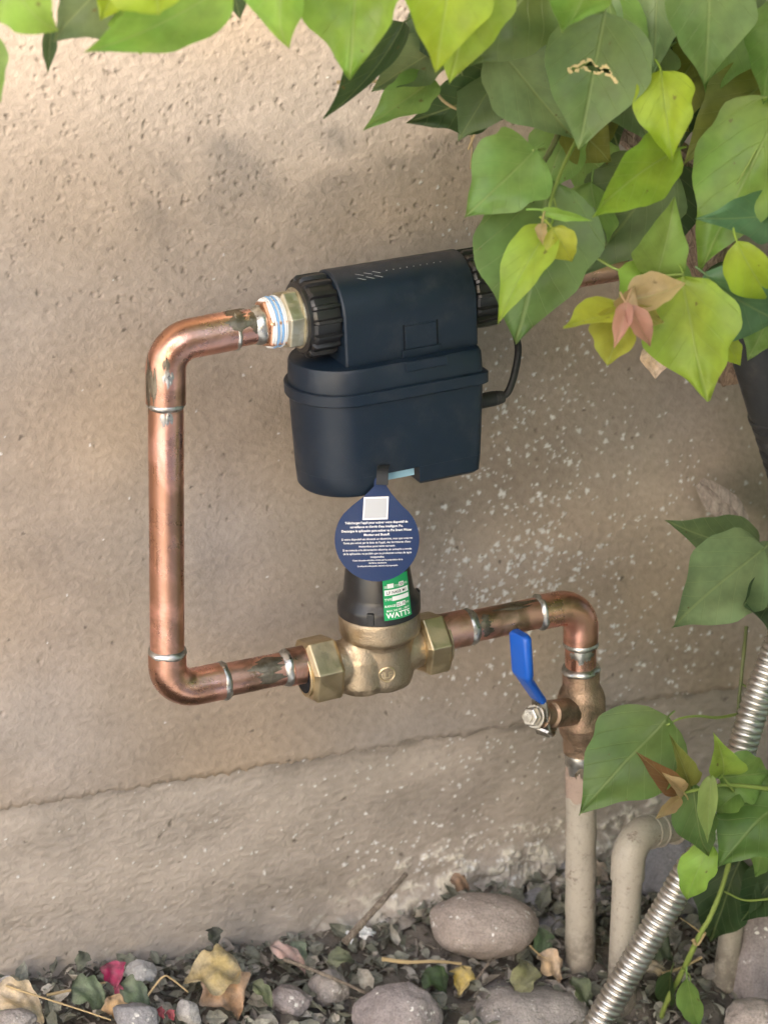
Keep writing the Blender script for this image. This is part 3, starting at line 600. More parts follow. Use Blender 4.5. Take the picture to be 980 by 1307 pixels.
MB().tube(LP[:-1]+[LP[-1]-(p3-p2).normalized()*.003, LP[-1]], [.78]+[.80+.20*min(1, i/(len(LP)*.8)) for i in range(1, len(LP)-1)]+[1, .74], sec=rrect(.0120, .0046, .0043, 5), up=VD*.96-VR*.28).obj('lever_grip', M['blue'], bv, smooth=50)
# riser
D0 = C1-ca*.004; D1 = at(739.5, 1262, YP-.004)
ri = empty('riser_pipe', D1, 'straight beige painted riser pipe going from ball valve down into the litter', 'pipe', 'painted pipes')
dd = (D1-D0).normalized()
MB().tube([D0+(D1-D0)*i/20 for i in range(21)], [PR*1.02+.0004*math.sin(i*2.1) for i in range(21)], 40).obj('pipe', M['beige'], ri)
f = lambda t, h: 1+.03*math.sin(3*t+1)+.03*math.sin(7*t+h*500)
MB().lathe([(PR*1.0, -.003), (.0162, 0), (.0166, .006), (.0158, .012), (PR*1.03, .022)], D0, dd, 48, f).obj('solder_joint', M['solder'], ri, smooth=60)
stain(ri, D0, dd, PR*1.03, -3.1, 3.1, .010, .066, M['bare'], 'bare_copper', 33, True); stain(ri, D0, dd, PR*1.06, -.4, .7, .008, .022, M['patina'], seed=34)
# painted drain pipe with an elbow to the right
E0 = at(960, 1037, -.10); E1 = at(803, 1066, -.165); E2 = at(790, 1330, -.185)
dp = empty('drain_pipe', E2, 'beige painted elbow pipe turning down beside the steel conduit', 'pipe', 'painted pipes')
P = fillet([E0, E1, E2], .022, 14); MB().tube(P, .0140, 36).obj('pipe', M['beige'], dp)
u_ = (E0-E1).normalized(); w_ = (E2-E1).normalized()
MB().tube(fillet([E1+u_*.041, E1, E1+w_*.044], .022, 14), .0160, 40).obj('elbow', M['beige'], dp)
for s_ in (.030, .043, .068): MB().lathe([(.0136, -.002), (.0164, -.0012), (.0168, 0), (.0164, .0012), (.0136, .002)], E1+u_*s_, u_, 36).obj('bead', M['beige'], dp)
# steel conduit: interlocked rings
CP = spline([at(1012, 770, -.215), at(966, 893, -.225), at(950, 943, -.23), at(916, 1061, -.235), at(880, 1108, -.235), at(848, 1163, -.235), at(812, 1223, -.235), at(770, 1295, -.235), at(745, 1340, -.235)], 40)
cc = empty('steel_conduit', CP[-1], 'shiny corrugated steel flexible conduit slanting across the lower right', 'conduit')
Ls = [0]
for a, c in zip(CP, CP[1:]): Ls.append(Ls[-1]+(c-a).length)
prof = [(q/9, .85+.15*max(0, math.sin(math.pi*q/9))**.6) for q in range(9)]; pitch = .0058; pts, rad = [], []
nl = int(Ls[-1]/pitch)
for i in range(nl):
    for fr, rr in prof:
        s_ = (i+fr)*pitch; j = min(len(Ls)-2, int(np.searchsorted(Ls, s_)-1)); j = max(j, 0); t = (s_-Ls[j])/(Ls[j+1]-Ls[j]); pts.append(CP[j].lerp(CP[j+1], t)); rad.append(.0136*rr)
MB().tube(pts, rad, 32).obj('corrugated_sleeve', M['steel'], cc, smooth=50)
# rounded painted stub leaning from the rock at right
S0 = at(938, 1150, -.19); S1 = at(923, 1258, -.195)
sa = (S1-S0).normalized(); ln = (S1-S0).length
MB().lathe([(.0112, -.03), (.0114, .02), (.0116, ln*.6), (.0118, ln-.004), (.0112, ln), (.009, ln+.004), (.005, ln+.006)], S0, sa, 28).obj('stub', M['beige'])
bpy.data.objects['stub'].name = 'capped_stub'; tag(bpy.data.objects['capped_stub'], 'short round-ended beige painted stub hanging at lower right among leaves', 'pipe stub')
# black corrugated pipe at the right edge
G0 = at(948, 350, -.12); G1 = at(1050, 690, -.12); ga = (G1-G0).normalized(); gl = (G1-G0).length
gp = empty('black_pipe', G1, 'thick black plastic pipe leaning in at the right edge behind leaves', 'pipe')
MB().lathe([(.030, 0), (.032, .001), (.032, gl*.48), (.0335, gl*.485), (.0335, gl*.50), (.031, gl*.505)], G0, ga, 56).obj('smooth_sleeve', M['corr'], gp, smooth=40)
pf = []
for i in range(9): z0 = gl*.51+i*.0135; pf += [(.0295, z0), (.0325, z0+.003), (.0325, z0+.009), (.0295, z0+.0115)]
MB().lathe(pf, G0, ga, 56).obj('ribbed_sleeve', M['corr'], gp, smooth=40)
q0 = G0+ga*gl*.40; fr = (CAM-q0); fr = (fr-ga*fr.dot(ga)).normalized(); sdv = ga.cross(fr)
def onp(a, h, l): t = a/.032; return q0+ga*h+(fr*math.cos(t)+sdv*math.sin(t))*(.032+l)
nq = 8; MB().add([onp(-.010+.018*i/nq, h, .0008) for h in (0, .016) for i in range(nq+1)], [(i, i+1, nq+2+i, nq+1+i) for i in range(nq)]).obj('square_patch', M['groove'], gp, smooth=60)
# weathered wood sliver on the wall
b = MB(); a0, a1 = at(893, 615, -.03), at(972, 693, -.05); n_ = 14
def wsec(i):
    t = i/(n_-1); wv_ = (.25+1.5*math.sin(math.pi*min(1, t*1.1+.1)))*(1 if t < .8 else 1-(t-.8)*3.5); return .0085*max(.12, wv_)
rr = random.Random(3); pts = [a0.lerp(a1, i/(n_-1))+Vector((rr.uniform(-1, 1), 0, rr.uniform(-1, 1)))*.001 for i in range(n_)]
b.tube(pts, [wsec(i) for i in range(n_)], sec=[(1, 0), (.8, .16), (.35, .30), (.2, .12), (-.1, .34), (-.6, .30), (-1, .05), (-.8, -.2), (0, -.25)], up=VR)
tag(b.obj('wood_sliver', M['oldwood'], smooth=25), 'weathered grey brown wood sliver against the wall at the right', 'wood')

# ------------------------------------------------------------------ rocks
def rockmesh(seed, flat=.8, rough=.05, sub=5, fac=(.78, .97), keep=.55):
    rnd = random.Random(seed); bm = bmesh.new(); bmesh.ops.create_icosphere(bm, subdivisions=sub, radius=1)
    dirs = [(Vector((rnd.gauss(0, 1), rnd.gauss(0, 1), rnd.gauss(0, 1))).normalized(), rnd.uniform(*fac)) for _ in range(12)]
    ph = [rnd.random()*9 for _ in range(6)]
    for v in bm.verts:
        p = v.co.normalized(); r = 1.
        for dn, lim in dirs:
            q = p.dot(dn)
            if q*r > lim: r = r*keep+(1-keep)*lim/q
        r += rough*1.3*(math.sin(2.1*p.x+ph[0]+1.7*p.y)+.6*math.sin(4.3*p.y+ph[1]+3*p.z)+.3*math.sin(8*p.z+ph[2]+6*p.x))*.5
        v.co = Vector((p.x*r, p.y*r, p.z*r*flat))
    off = Vector((seed*3.1, seed*1.7, 0))
    for v in bm.verts: v.co *= 1+(.10 if seed != 12 else .02)*nz3.noise(v.co*1.6+off)+(.05 if seed != 12 else .02)*nz3.noise(v.co*4+off)+.022*nz3.noise(v.co*10+off)+.012*nz3.noise(v.co*22+off)
    me = bpy.data.meshes.new('rock'); bm.to_mesh(me); bm.free(); me.polygons.foreach_set('use_smooth', [True]*len(me.polygons)); return me
def rock(px, py, wpx, hpx, Y, mat, label, seed, name='cobble', rot=0., depth=.8, cat='rock', rough=.05):
    p = at(px, py, Y); s_ = pxm(p); me = rockmesh(seed, rough=rough, fac=(.55, .85) if mat == 'rockw' or wpx < 70 else (.92, .99) if seed == 12 else (.78, .97), keep=.15 if mat == 'rockw' else .45); me.materials.append(M[mat])
    o = bpy.data.objects.new(name, me); COL.objects.link(o); rx = wpx*.5*s_; rz = hpx*.5*s_/.8
    me.transform(Matrix.Diagonal((rx, rx*depth, rz, 1))); o.location = p; o.rotation_euler = (R_(-14), rot, R_(-24)); return tag(o, label, cat, 'cobbles at the foot of the wall')
for a in [
    (619, 1180, 142, 78, -.085, 'rockt', 'big flat oval cobble with white flecks left of the riser pipe', 12),
    (510, 1300, 112, 100, -.15, 'rock2', 'round grey mauve cobble cut by the bottom edge, left of centre', 25),
    (664, 1302, 172, 96, -.15, 'rock', 'wide grey cobble at bottom edge in front of the riser pipe', 31),
    (679, 1152, 40, 40, -.03, 'rock3', 'small bluish pebble behind the flat oval cobble', 4),
    (706, 1186, 48, 52, -.06, 'rock3', 'dark blue pebble touching the left of the riser pipe', 5),
    (764, 1170, 66, 90, -.045, 'rock2', 'grey cobble seen between the riser and the drain pipe', 6),
    (735, 1110, 60, 44, -.01, 'rock3', 'pale bluish stone at wall foot behind the riser pipe', 7),
    (866, 1115, 120, 130, -.06, 'rock3', 'large blue grey stone in the bend of the drain pipe', 8),
    (975, 1235, 110, 190, -.20, 'rock2', 'large mauve boulder at the right edge behind the beige stub', 9),
    (850, 1286, 90, 80, -.16, 'rock2', 'dark mauve stone under the green stem', 10),
    (962, 1300, 80, 50, -.29, 'rockt', 'tan cobble in the bottom right corner', 13),
    (369, 1278, 62, 44, -.10, 'rock2', 'lilac grey stone right of the tan dry leaf', 14),
    (424, 1262, 60, 52, -.09, 'rock', 'grey stone under the thin twig, bottom centre', 15),
    (172, 1300, 64, 48, -.13, 'rock3', 'bluish grey pebble at bottom left beside the red scraps', 18),
    (182, 1242, 44, 40, -.03, 'rockw', 'pale translucent stone against the wall foot by the magenta bract', 19),
    (242, 1292, 34, 46, -.12, 'rockw', 'white angular stone left of the tan dry leaf', 20),
    (6, 1258, 30, 30, -.05, 'rockw', 'white stone fragment at the left edge', 21),
    (20, 1303, 60, 30, -.13, 'rock', 'grey cobble in the bottom left corner', 24),
]:
    rock(*a)
# ------------------------------------------------------------------ leaves
_k = np.array([(0, 0), (.02, .30), (.05, .50), (.10, .70), (.16, .84), (.24, .95), (.33, 1.), (.43, .985), (.53, .90), (.62, .76), (.70, .595), (.78, .42), (.85, .27), (.91, .16), (.96, .075), (1, 0)])
LPV = np.linspace(0, 1, 201); LPW = np.interp(LPV, _k[:, 0], _k[:, 1]); LPW[4:-4] = np.convolve(LPW, np.ones(9)/9, 'valid')
def leafmesh(name, L, W, fold=.25, curl=.15, side=0., wave=.03, seed=0, nu=5, nv=22, hole=None, shape=1., petiole=0., point=1., notch=0., dense=False):
    """leaf in local space: base at 0, tip at +Y*L, upper face +Z"""
    if dense: nu, nv = 34, 96
    rnd = random.Random(seed); ph = rnd.random()*6.3; ph2 = rnd.random()*6.3; asym = rnd.uniform(-.06, .06)
    vs_, uv, rim = [], [], []
    for j in range(nv+1):
        v = (j/nv)**1.25 if j < nv*.25 else j/nv
        v = j/nv
        # ovate blade: broad near the base, drawn out at the tip
        wv = float(np.interp(v, LPV, LPW)); wv = wv*(1-point*.0)+0
        if point < 1 and v > .6 and v < 1: wv = max(wv, math.sqrt(max(0, 1-((v-.4)/.6)**2))*(1-point))
        wv = wv*W*.5
        th = curl*2.2*(v-.25); yy = L*(v if abs(curl) < 1e-3 else math.sin(th)/(curl*2.2)+math.sin(curl*.55)/(curl*2.2)); zz = 0 if abs(curl) < 1e-3 else -L*((1-math.cos(th))/(curl*2.2)) + L*((1-math.cos(curl*.55))/(curl*2.2))
        cx = side*L*(v*v)*.5
        for i in range(-nu, nu+1):
            u = i/nu; ww = wv*(1+asym*(1 if u > 0 else -1)); ed = abs(u)
            rag = 1+wave*.8*math.sin(v*15+ph+(3 if u > 0 else 0))*ed**3+wave*.4*math.sin(v*27+ph2)*ed**4
            x = cx+ww*u*rag*math.cos(fold*(.6+.4*v)); z_ = zz+ww*ed*math.sin(fold*(.6+.4*v))+wave*W*(.5*math.sin(v*9+ph+(1.7 if u > 0 else 0))*ed**2+.35*math.sin(u*3+v*6+ph2)+.2*math.sin(u*5-v*11+ph))
            vs_.append((x, yy, z_)); uv.append((.5+u*.5*(wv/(W*.5)) if W else .5, v))
    m = 2*nu+1; fs = []
    for j in range(nv):
        for i in range(m-1):
            q = (j*m+i, j*m+i+1, (j+1)*m+i+1, (j+1)*m+i)
            if hole:
                cu = sum(uv[k][0] for k in q)/4; cv = sum(uv[k][1] for k in q)/4; a_ = (cu-hole[0])/hole[2]
                edge = .85-abs(a_)**1.4+.22*math.sin(a_*9+1)+.16*math.sin(a_*17)+.12*math.sin(a_*31+cv*90); t_ = abs(cv-hole[1]-.055*a_*a_+.012*math.sin(a_*7))/hole[3]
                if t_ < edge*.62: continue
                if t_ < edge*.62+.40+.35*math.sin(a_*13+2)*math.sin(cv*70) and abs(a_) < 1.12: rim.append(len(fs))
            fs.append(q)
    if petiole:
        r = .0009; n0 = len(vs_); sdn = rnd.uniform(-.3, .3)
        for k in range(4):
            t = k/3
            for a in range(5): an = 2*math.pi*a/5; vs_.append((sdn*petiole*t*t+r*math.cos(an), -petiole*t+L*.03, -petiole*.25*t*t+r*math.sin(an))); uv.append((.5, .02))
        for k in range(3):
            for a in range(5): fs.append((n0+k*5+a, n0+k*5+(a+1) % 5, n0+(k+1)*5+(a+1) % 5, n0+(k+1)*5+a))
    me = bpy.data.meshes.new(name); me.from_pydata(vs_, [], fs); me.update()
    l = me.uv_layers.new(name='UVMap'); li = np.empty(len(me.loops), np.int32); me.loops.foreach_get('vertex_index', li)
    l.data.foreach_set('uv', np.array(uv, np.float32)[li].reshape(-1)); me['rim'] = rim; me.polygons.foreach_set('use_smooth', [True]*len(me.polygons)); return me
def put_leaf(parent, B, T, wpx, col, roll=0., fold=.3, curl=.2, side=0., wave=.03, seed=0, mat='leaf', petiole=.012, name='leaf', hole=None, dense=False, point=1., face=None, label=None):
    B, T = Vector(B), Vector(T); ax = T-B; L = ax.length; ax.normalize(); mid = (B+T)/2
    n = Vector(face) if face is not None else (CAM-mid).normalized()
    n = (n-ax*n.dot(ax)).normalized(); n = Matrix.Rotation(roll, 3, ax) @ n; X = ax.cross(n)
    W = wpx*pxm(mid)/max(.35, abs(math.cos(roll)))/max(.4, math.cos(fold*.8))
    me = leafmesh(name, L, W, fold, curl, side, wave, seed, petiole=petiole, hole=hole, dense=dense, point=point); me.materials.append(M[mat])
    if hole:
        me.materials.append(M['rim'])
        for k_ in me['rim']: me.polygons[k_].material_index = 1
    o = bpy.data.objects.new(name, me); COL.objects.link(o); o.color = (*col, 1)
    mw = Matrix(((X.x, ax.x, n.x, B.x), (X.y, ax.y, n.y, B.y), (X.z, ax.z, n.z, B.z), (0, 0, 0, 1)))
    if parent is not None: o.parent = parent; o.matrix_parent_inverse = Matrix.Translation(-parent.location)
    o.matrix_basis = mw
    if label: o['label'] = label
    return o
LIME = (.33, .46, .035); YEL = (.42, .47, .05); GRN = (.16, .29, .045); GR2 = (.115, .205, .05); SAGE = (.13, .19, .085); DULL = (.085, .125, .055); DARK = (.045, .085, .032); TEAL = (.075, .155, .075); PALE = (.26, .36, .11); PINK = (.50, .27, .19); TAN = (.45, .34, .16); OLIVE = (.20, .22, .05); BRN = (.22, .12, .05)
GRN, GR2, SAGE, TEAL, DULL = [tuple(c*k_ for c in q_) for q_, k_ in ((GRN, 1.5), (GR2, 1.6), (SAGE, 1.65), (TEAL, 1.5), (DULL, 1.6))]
vine = empty('climbing_vine', at(930, 1250, -.2), 'leafy green bougainvillea overhanging the top and right of the wall', 'vine')
# (base px, tip px, width px, distance from wall, tip distance, colour, roll, fold, curl, side)
LV = [
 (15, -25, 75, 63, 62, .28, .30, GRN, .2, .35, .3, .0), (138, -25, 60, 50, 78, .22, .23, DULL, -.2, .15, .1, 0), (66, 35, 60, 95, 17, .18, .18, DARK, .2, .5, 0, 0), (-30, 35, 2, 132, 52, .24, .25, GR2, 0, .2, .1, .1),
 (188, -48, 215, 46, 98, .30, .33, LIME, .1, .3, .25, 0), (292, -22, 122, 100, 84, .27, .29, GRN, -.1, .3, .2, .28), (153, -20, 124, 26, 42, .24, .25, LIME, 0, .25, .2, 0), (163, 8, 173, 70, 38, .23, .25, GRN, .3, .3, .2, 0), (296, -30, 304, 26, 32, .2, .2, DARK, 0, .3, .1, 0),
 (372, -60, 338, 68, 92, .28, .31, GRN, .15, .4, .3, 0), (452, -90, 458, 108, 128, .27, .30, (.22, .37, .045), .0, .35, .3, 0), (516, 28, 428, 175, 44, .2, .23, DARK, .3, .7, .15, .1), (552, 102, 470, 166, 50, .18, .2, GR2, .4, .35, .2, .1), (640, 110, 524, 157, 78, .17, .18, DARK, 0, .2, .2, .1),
 (578, -80, 555, 99, 112, .31, .34, LIME, .0, .4, .3, -.1), (606, -70, 576, 113, 104, .29, .31, (.27, .41, .04), -.1, .3, .3, 0), (700, -40, 588, 80, 135, .23, .24, (.12, .18, .05), .1, .15, .1, 0), (560, 60, 470, 118, 60, .17, .18, DULL, .1, .3, .1, 0),
 (628, 52, 727, 175, 100, .22, .22, SAGE, -.1, .15, .1, 0), (765, -55, 722, 63, 88, .31, .33, (.17, .30, .05), .1, .4, .3, 0), (838, -60, 838, 98, 92, .22, .23, SAGE, .1, .3, .1, 0), (905, -55, 904, 112, 108, .30, .32, (.15, .25, .075), .0, .3, .2, 0), (1012, 0, 958, 136, 84, .28, .29, GR2, 0, .2, .2, 0),
 (843, 90, 859, 206, 72, .30, .33, LIME, .1, .25, .25, 0), (866, 190, 736, 263, 74, .29, .31, (.25, .40, .04), -.3, .35, .2, -.1), (990, 95, 868, 198, 84, .24, .25, OLIVE, .2, .3, .2, 0), (1000, 125, 905, 350, 118, .31, .33, (.20, .33, .06), .2, .3, .15, .05), (1010, 272, 903, 290, 64, .33, .35, TEAL, .2, .3, .1, .1), (940, 308, 992, 405, 54, .36, .37, LIME, .1, .25, .2, 0), (900, 350, 1010, 440, 98, .34, .35, TEAL, .2, .2, .2, -.15), (920, 425, 948, 470, 28, .33, .34, LIME, 0, .2, .3, 0), (985, 400, 955, 455, 60, .30, .32, GR2, 0, .2, .3, 0),
 (684, 190, 598, 277, 100, .26, .28, GR2, .1, .15, .15, .05), (700, 228, 668, 442, 150, .25, .28, (.125, .215, .06), .0, .2, .15, 0), (702, 290, 632, 407, 54, .30, .33, (.31, .45, .05), .3, .35, .15, .0), (704, 290, 736, 340, 38, .31, .32, YEL, .1, .4, .3, 0), (690, 268, 757, 282, 13, .3, .32, GRN, 0, .4, 0, 0), (852, 208, 738, 352, 116, .22, .22, DULL, .1, .2, .15, 0), (755, 232, 762, 330, 70, .21, .21, GR2, .3, .3, .1, 0),
 (838, 352, 866, 254, 62, .30, .32, (.21, .33, .07), -.2, .45, .2, 0), (872, 352, 892, 516, 116, .33, .36, (.30, .43, .05), .05, .22, .15, .0), (828, 345, 790, 390, 55, .29, .3, GRN, .2, .3, .2, 0), (730, 150, 690, 260, 70, .2, .2, GR2, .4, .3, .1, 0), (860, 330, 845, 380, 50, .29, .3, GR2, 0, .3, .2, 0),
 (790, 388, 714, 427, 36, .33, .35, YEL, .4, .35, .1, .1), (792, 392, 776, 477, 56, .34, .35, (.34, .36, .05), .2, .35, .2, 0), (800, 385, 787, 446, 22, .36, .37, PINK, .3, .4, .2, .1), (800, 390, 833, 448, 26, .36, .37, PINK, -.2, .5, .2, -.1), (800, 382, 882, 366, 44, .34, .36, TAN, -.2, .4, .2, 0), (790, 395, 812, 365, 26, .34, .35, TAN, .3, .4, .3, 0), (800, 392, 848, 420, 38, .34, .35, (.40, .38, .10), .3, .3, .2, 0),
 (692, 285, 690, 312, 14, .31, .32, TAN, 0, .4, .2, 0),
 (975, 700, 843, 798, 104, .20, .22, (.21, .30, .14), .1, .3, .15, -.1), (968, 700, 852, 690, 66, .17, .18, DULL, .1, .3, .2, .25), (1030, 770, 903, 778, 84, .21, .22, DARK, .3, .3, .2, .0), (1020, 720, 930, 760, 70, .17, .17, DULL, .3, .3, .2, .0),
 (852, 915, 737, 1038, 112, .24, .25, (.12, .205, .055), .05, .15, .1, -.12), (868, 1012, 818, 961, 28, .28, .29, BRN, .2, .5, .1, 0), (880, 1004, 857, 944, 28, .28, .29, OLIVE, .1, .5, .1, 0), (868, 1018, 830, 1049, 16, .28, .29, TAN, .1, .5, .2, .1), (872, 1012, 845, 990, 18, .29, .29, TAN, .1, .4, .2, .1),
 (922, 988, 926, 941, 42, .29, .31, (.24, .38, .06), .3, .5, .4, -.2), (918, 992, 995, 985, 62, .27, .28, GR2, .4, .2, .2, 0), (884, 998, 897, 1110, 52, .28, .29, (.10, .18, .05), .2, .3, .15, 0), (908, 988, 899, 1082, 22, .30, .31, PALE, .4, .7, .15, .08), (942, 1012, 906, 1040, 38, .28, .28, GR2, .1, .3, .3, 0), (1012, 1010, 908, 1098, 112, .29, .3, (.11, .21, .05), .1, .2, .2, 0),
 (908, 1078, 866, 1164, 44, .27, .27, GRN, .1, .3, .2, 0), (944, 1098, 902, 1212, 76, .215, .215, DARK, .2, .3, .2, 0), (1000, 1105, 942, 1182, 62, .24, .24, DARK, .1, .3, .2, 0), (990, 1050, 960, 1120, 60, .25, .25, GR2, .3, .3, .2, 0), (876, 1248, 890, 1322, 28, .26, .26, GR2, .3, .5, .1, 0), (856, 1240, 850, 1300, 22, .22, .2, DARK, .3, .5, .1, 0),
]
LR = random.Random(77)
for i, (bx, by, tx, ty, wd, d0, d1, col, roll, fold, curl, side) in enumerate(LV):
    put_leaf(vine, at(bx, by, -d0), at(tx, ty, -d1), wd*1.08, col, roll+LR.uniform(-.25, .25), (fold*LR.uniform(1., 1.6)+LR.uniform(.0, .35))*(.65 if wd > 100 else 1), curl*LR.uniform(.6, 3.2 if wd < 100 else 1.8)*(1 if LR.random() < .75 else -1), side+LR.uniform(-.12, .12), LR.uniform(.04, .10), i+1)
put_leaf(vine, at(790, -20, -.20), at(765, 150, -.21), 110, DARK, .1, .2, .1, 0, .03, 199)  # dark leaf added behind the hole so its inside reads as shade
put_leaf(vine, at(772, 15, -.27), at(738, 192, -.29), 138, (.15, .235, .075), 0, .22, .15, 0, .03, 201, 'leaf', hole=(.53, .40, .22, .042), dense=True, label='green leaf with a ragged tan-edged hole')
for k_, (bx, by, tx, ty, wd, d, col) in enumerate([(838, 440, 835, 484, 40, .22, (.42, .30, .20))]):
    put_leaf(vine, at(bx, by, -d), at(tx, ty, -d-.01), wd, col, .2, .4, .2, 0, .05, 300+k_, 'dry', name='withered_leaf', label='pale tan withered leaf')
# stems and twigs
def stem(P, r, mat='stem', name='stem', n=8):
    Q = spline([at(*p) for p in P], n); k_ = len(Q); rr = random.Random(len(P)*7)
    return MB().tube(Q, [r*(1.1-.35*i/k_)*(1+.12*rr.uniform(-1, 1)) for i in range(k_)], 10).obj(name, M[mat], vine, smooth=60)
stem([(832, 1330, -.20), (850, 1280, -.21), (872, 1237, -.22), (893, 1192, -.235), (905, 1172, -.24), (920, 1135, -.245), (934, 1085, -.25), (945, 1040, -.26), (952, 1005, -.26)], .0026)
stem([(898, 1190, -.236), (889, 1205, -.232), (884, 1200, -.234)], .0022, 'woody'); stem([(985, 1147, -.25), (950, 1149, -.245), (924, 1138, -.243)], .0011)
stem([(870, 1236, -.222), (880, 1246, -.24), (880, 1262, -.25)], .0008); stem([(893, 1190, -.236), (880, 1180, -.24), (868, 1172, -.25)], .0006, 'woody')
stem([(1000, 1010, -.28), (960, 1004, -.28), (925, 1002, -.28), (898, 1006, -.285), (872, 1012, -.285)], .0020); stem([(936, 1010, -.28), (925, 995, -.285), (920, 985, -.29)], .0011)
stem([(952, 800, -.17), (947, 850, -.19), (942, 900, -.20), (942, 925, -.21), (950, 960, -.24), (955, 1005, -.26)], .0017, 'darkstem')
stem([(939, 912, -.205), (915, 916, -.22), (890, 914, -.235), (868, 917, -.245), (850, 926, -.245)], .0013); stem([(958, 880, -.19), (944, 872, -.19)], .0010)
stem([(715, 165, -.22), (702, 192, -.23), (686, 222, -.24), (680, 255, -.25), (679, 290, -.25)], .0021, 'darkstem'); stem([(735, 180, -.22), (722, 205, -.24), (708, 240, -.27), (700, 268, -.29), (696, 290, -.30)], .0015)
stem([(694, 190, -.24), (680, 192, -.26)], .0011); stem([(690, 230, -.24), (705, 250, -.26), (712, 275, -.28)], .0008); stem([(762, 330, -.27), (790, 345, -.28), (830, 352, -.30), (872, 350, -.33)], .0012)
stem([(830, 352, -.3), (810, 365, -.32), (800, 385, -.34)], .0012); stem([(870, 95, -.25), (843, 92, -.30)], .0014); stem([(1000, 130, -.30), (940, 235, -.325)], .0008)
stem([(430, 105, -.16), (490, 104, -.17), (545, 108, -.18), (552, 112, -.18), (565, 128, -.18), (580, 138, -.18), (596, 144, -.17), (606, 165, -.16), (598, 190, -.14)], .0013, 'woody'); stem([(596, 144, -.17), (602, 185, -.12), (600, 215, -.08)], .0007, 'woody')
# woody trunk behind the leaves
def limb(P, R0, R1, seed):
    Q = spline([at(*p) for p in P], 14); k_ = len(Q); rr = random.Random(seed); b = MB(); T = []
    b.tube(Q, [R0+(R1-R0)*i/k_ for i in range(k_)], 40)
    for i, p in enumerate(b.v):
        c = Q[i//40]; d_ = Vector(p)-c; a = (i % 40)*2*math.pi/40; s_ = i//40
        g = 1+.10*math.sin(4*a+s_*.03+seed)+.06*math.sin(9*a+.6*math.sin(s_*.3))+.06*math.sin(15*a+1.2*math.sin(s_*.2+a))+.05*rr.uniform(-1, 1)+.10*math.sin(s_*.22+seed)
        b.v[i] = tuple(c+d_*g)
    return b.obj('trunk', M['bark'], vine, smooth=40)
limb([(740, 120, -.08), (800, 165, -.09), (850, 200, -.10), (895, 240, -.11), (905, 300, -.10), (912, 380, -.07), (930, 470, -.05)], .014, .022, 1)
limb([(985, 180, -.10), (930, 205, -.11), (895, 240, -.11), (888, 262, -.11)], .016, .020, 2)
# unseen leaves above and to the right, added and massed to shade the wall
rr = random.Random(5)
mass = [MB() for _ in range(3)]; kept = 0
while kept < 2800:
    p = Vector((rr.uniform(-.02, 1.6), -.02-rr.random()*1.25, rr.uniform(.15, 1.8)))
    q = p-CAM; zq = q.dot(VD); ix, iy = 490+FPX*q.dot(VR)/zq, 653.5-FPX*q.dot(VU)/zq
    if (p.x < .12+.35*max(0, 1.25-p.z) and p.z < 1.17-.78*p.y) or (-900 < ix < 1140 and -150 < iy < 1500): continue
    if p.z < 1.0 and (p.x < .45 or rr.random() < .3): continue
    L = rr.uniform(.07, .11); d_ = Vector((rr.uniform(-.6, .6), rr.uniform(-.7, .1), rr.uniform(-1, -.3))).normalized(); n_ = Vector((rr.uniform(-.5, .5), -.5, .8)); n_ = (n_-d_*n_.dot(d_)).normalized(); x_2 = d_.cross(n_)
    mass[kept % 3].add([p+d_*(L*v_)+x_2*(u_*L*.38)+n_*(abs(u_)*L*.1) for v_, u_ in ((0, 0), (.15, -.8), (.4, -1), (.7, -.6), (1, 0), (.7, .6), (.4, 1), (.15, .8), (.4, 0))], [(8, k_, (k_+1) % 8) for k_ in range(8)]); kept += 1
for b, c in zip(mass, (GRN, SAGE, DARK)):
    o = b.obj('shade_foliage', M['leaf'], vine, smooth=0); o.color = (*c, 1); o['kind'] = 'stuff'
FR_ = random.Random(31)
for i in range(34):
    px, py = FR_.uniform(600, 985), FR_.uniform(-40, 200); an = FR_.uniform(-1.0, 1.0); ln_ = FR_.uniform(80, 120)
    if 850 < px < 930 and 110 < py < 330 or px < 690 and py > 110: continue
    dd_ = FR_.uniform(.13, .22); put_leaf(vine, at(px, py, -dd_), at(px+ln_*math.sin(an), py+ln_*math.cos(an), -dd_-.015), ln_*.78, FR_.choice((SAGE, GR2, DULL, GR2, OLIVE)), FR_.uniform(-.4, .4), FR_.uniform(.2, .5), FR_.uniform(-.3, .5), FR_.uniform(-.15, .15), .06, 900+i)
# leaves deeper in the tangle behind the front ones
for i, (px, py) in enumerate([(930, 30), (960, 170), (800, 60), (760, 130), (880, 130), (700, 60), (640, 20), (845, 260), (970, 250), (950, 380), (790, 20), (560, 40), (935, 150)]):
    p = at(px+rr.uniform(-15, 15), py-50, -.17); put_leaf(vine, p, at(px+rr.uniform(-30, 30), py+60, -.19), 90, rr.choice((DARK, DULL, DARK)), rr.uniform(-.4, .4), .3, .2, 0, .03, 700+i)
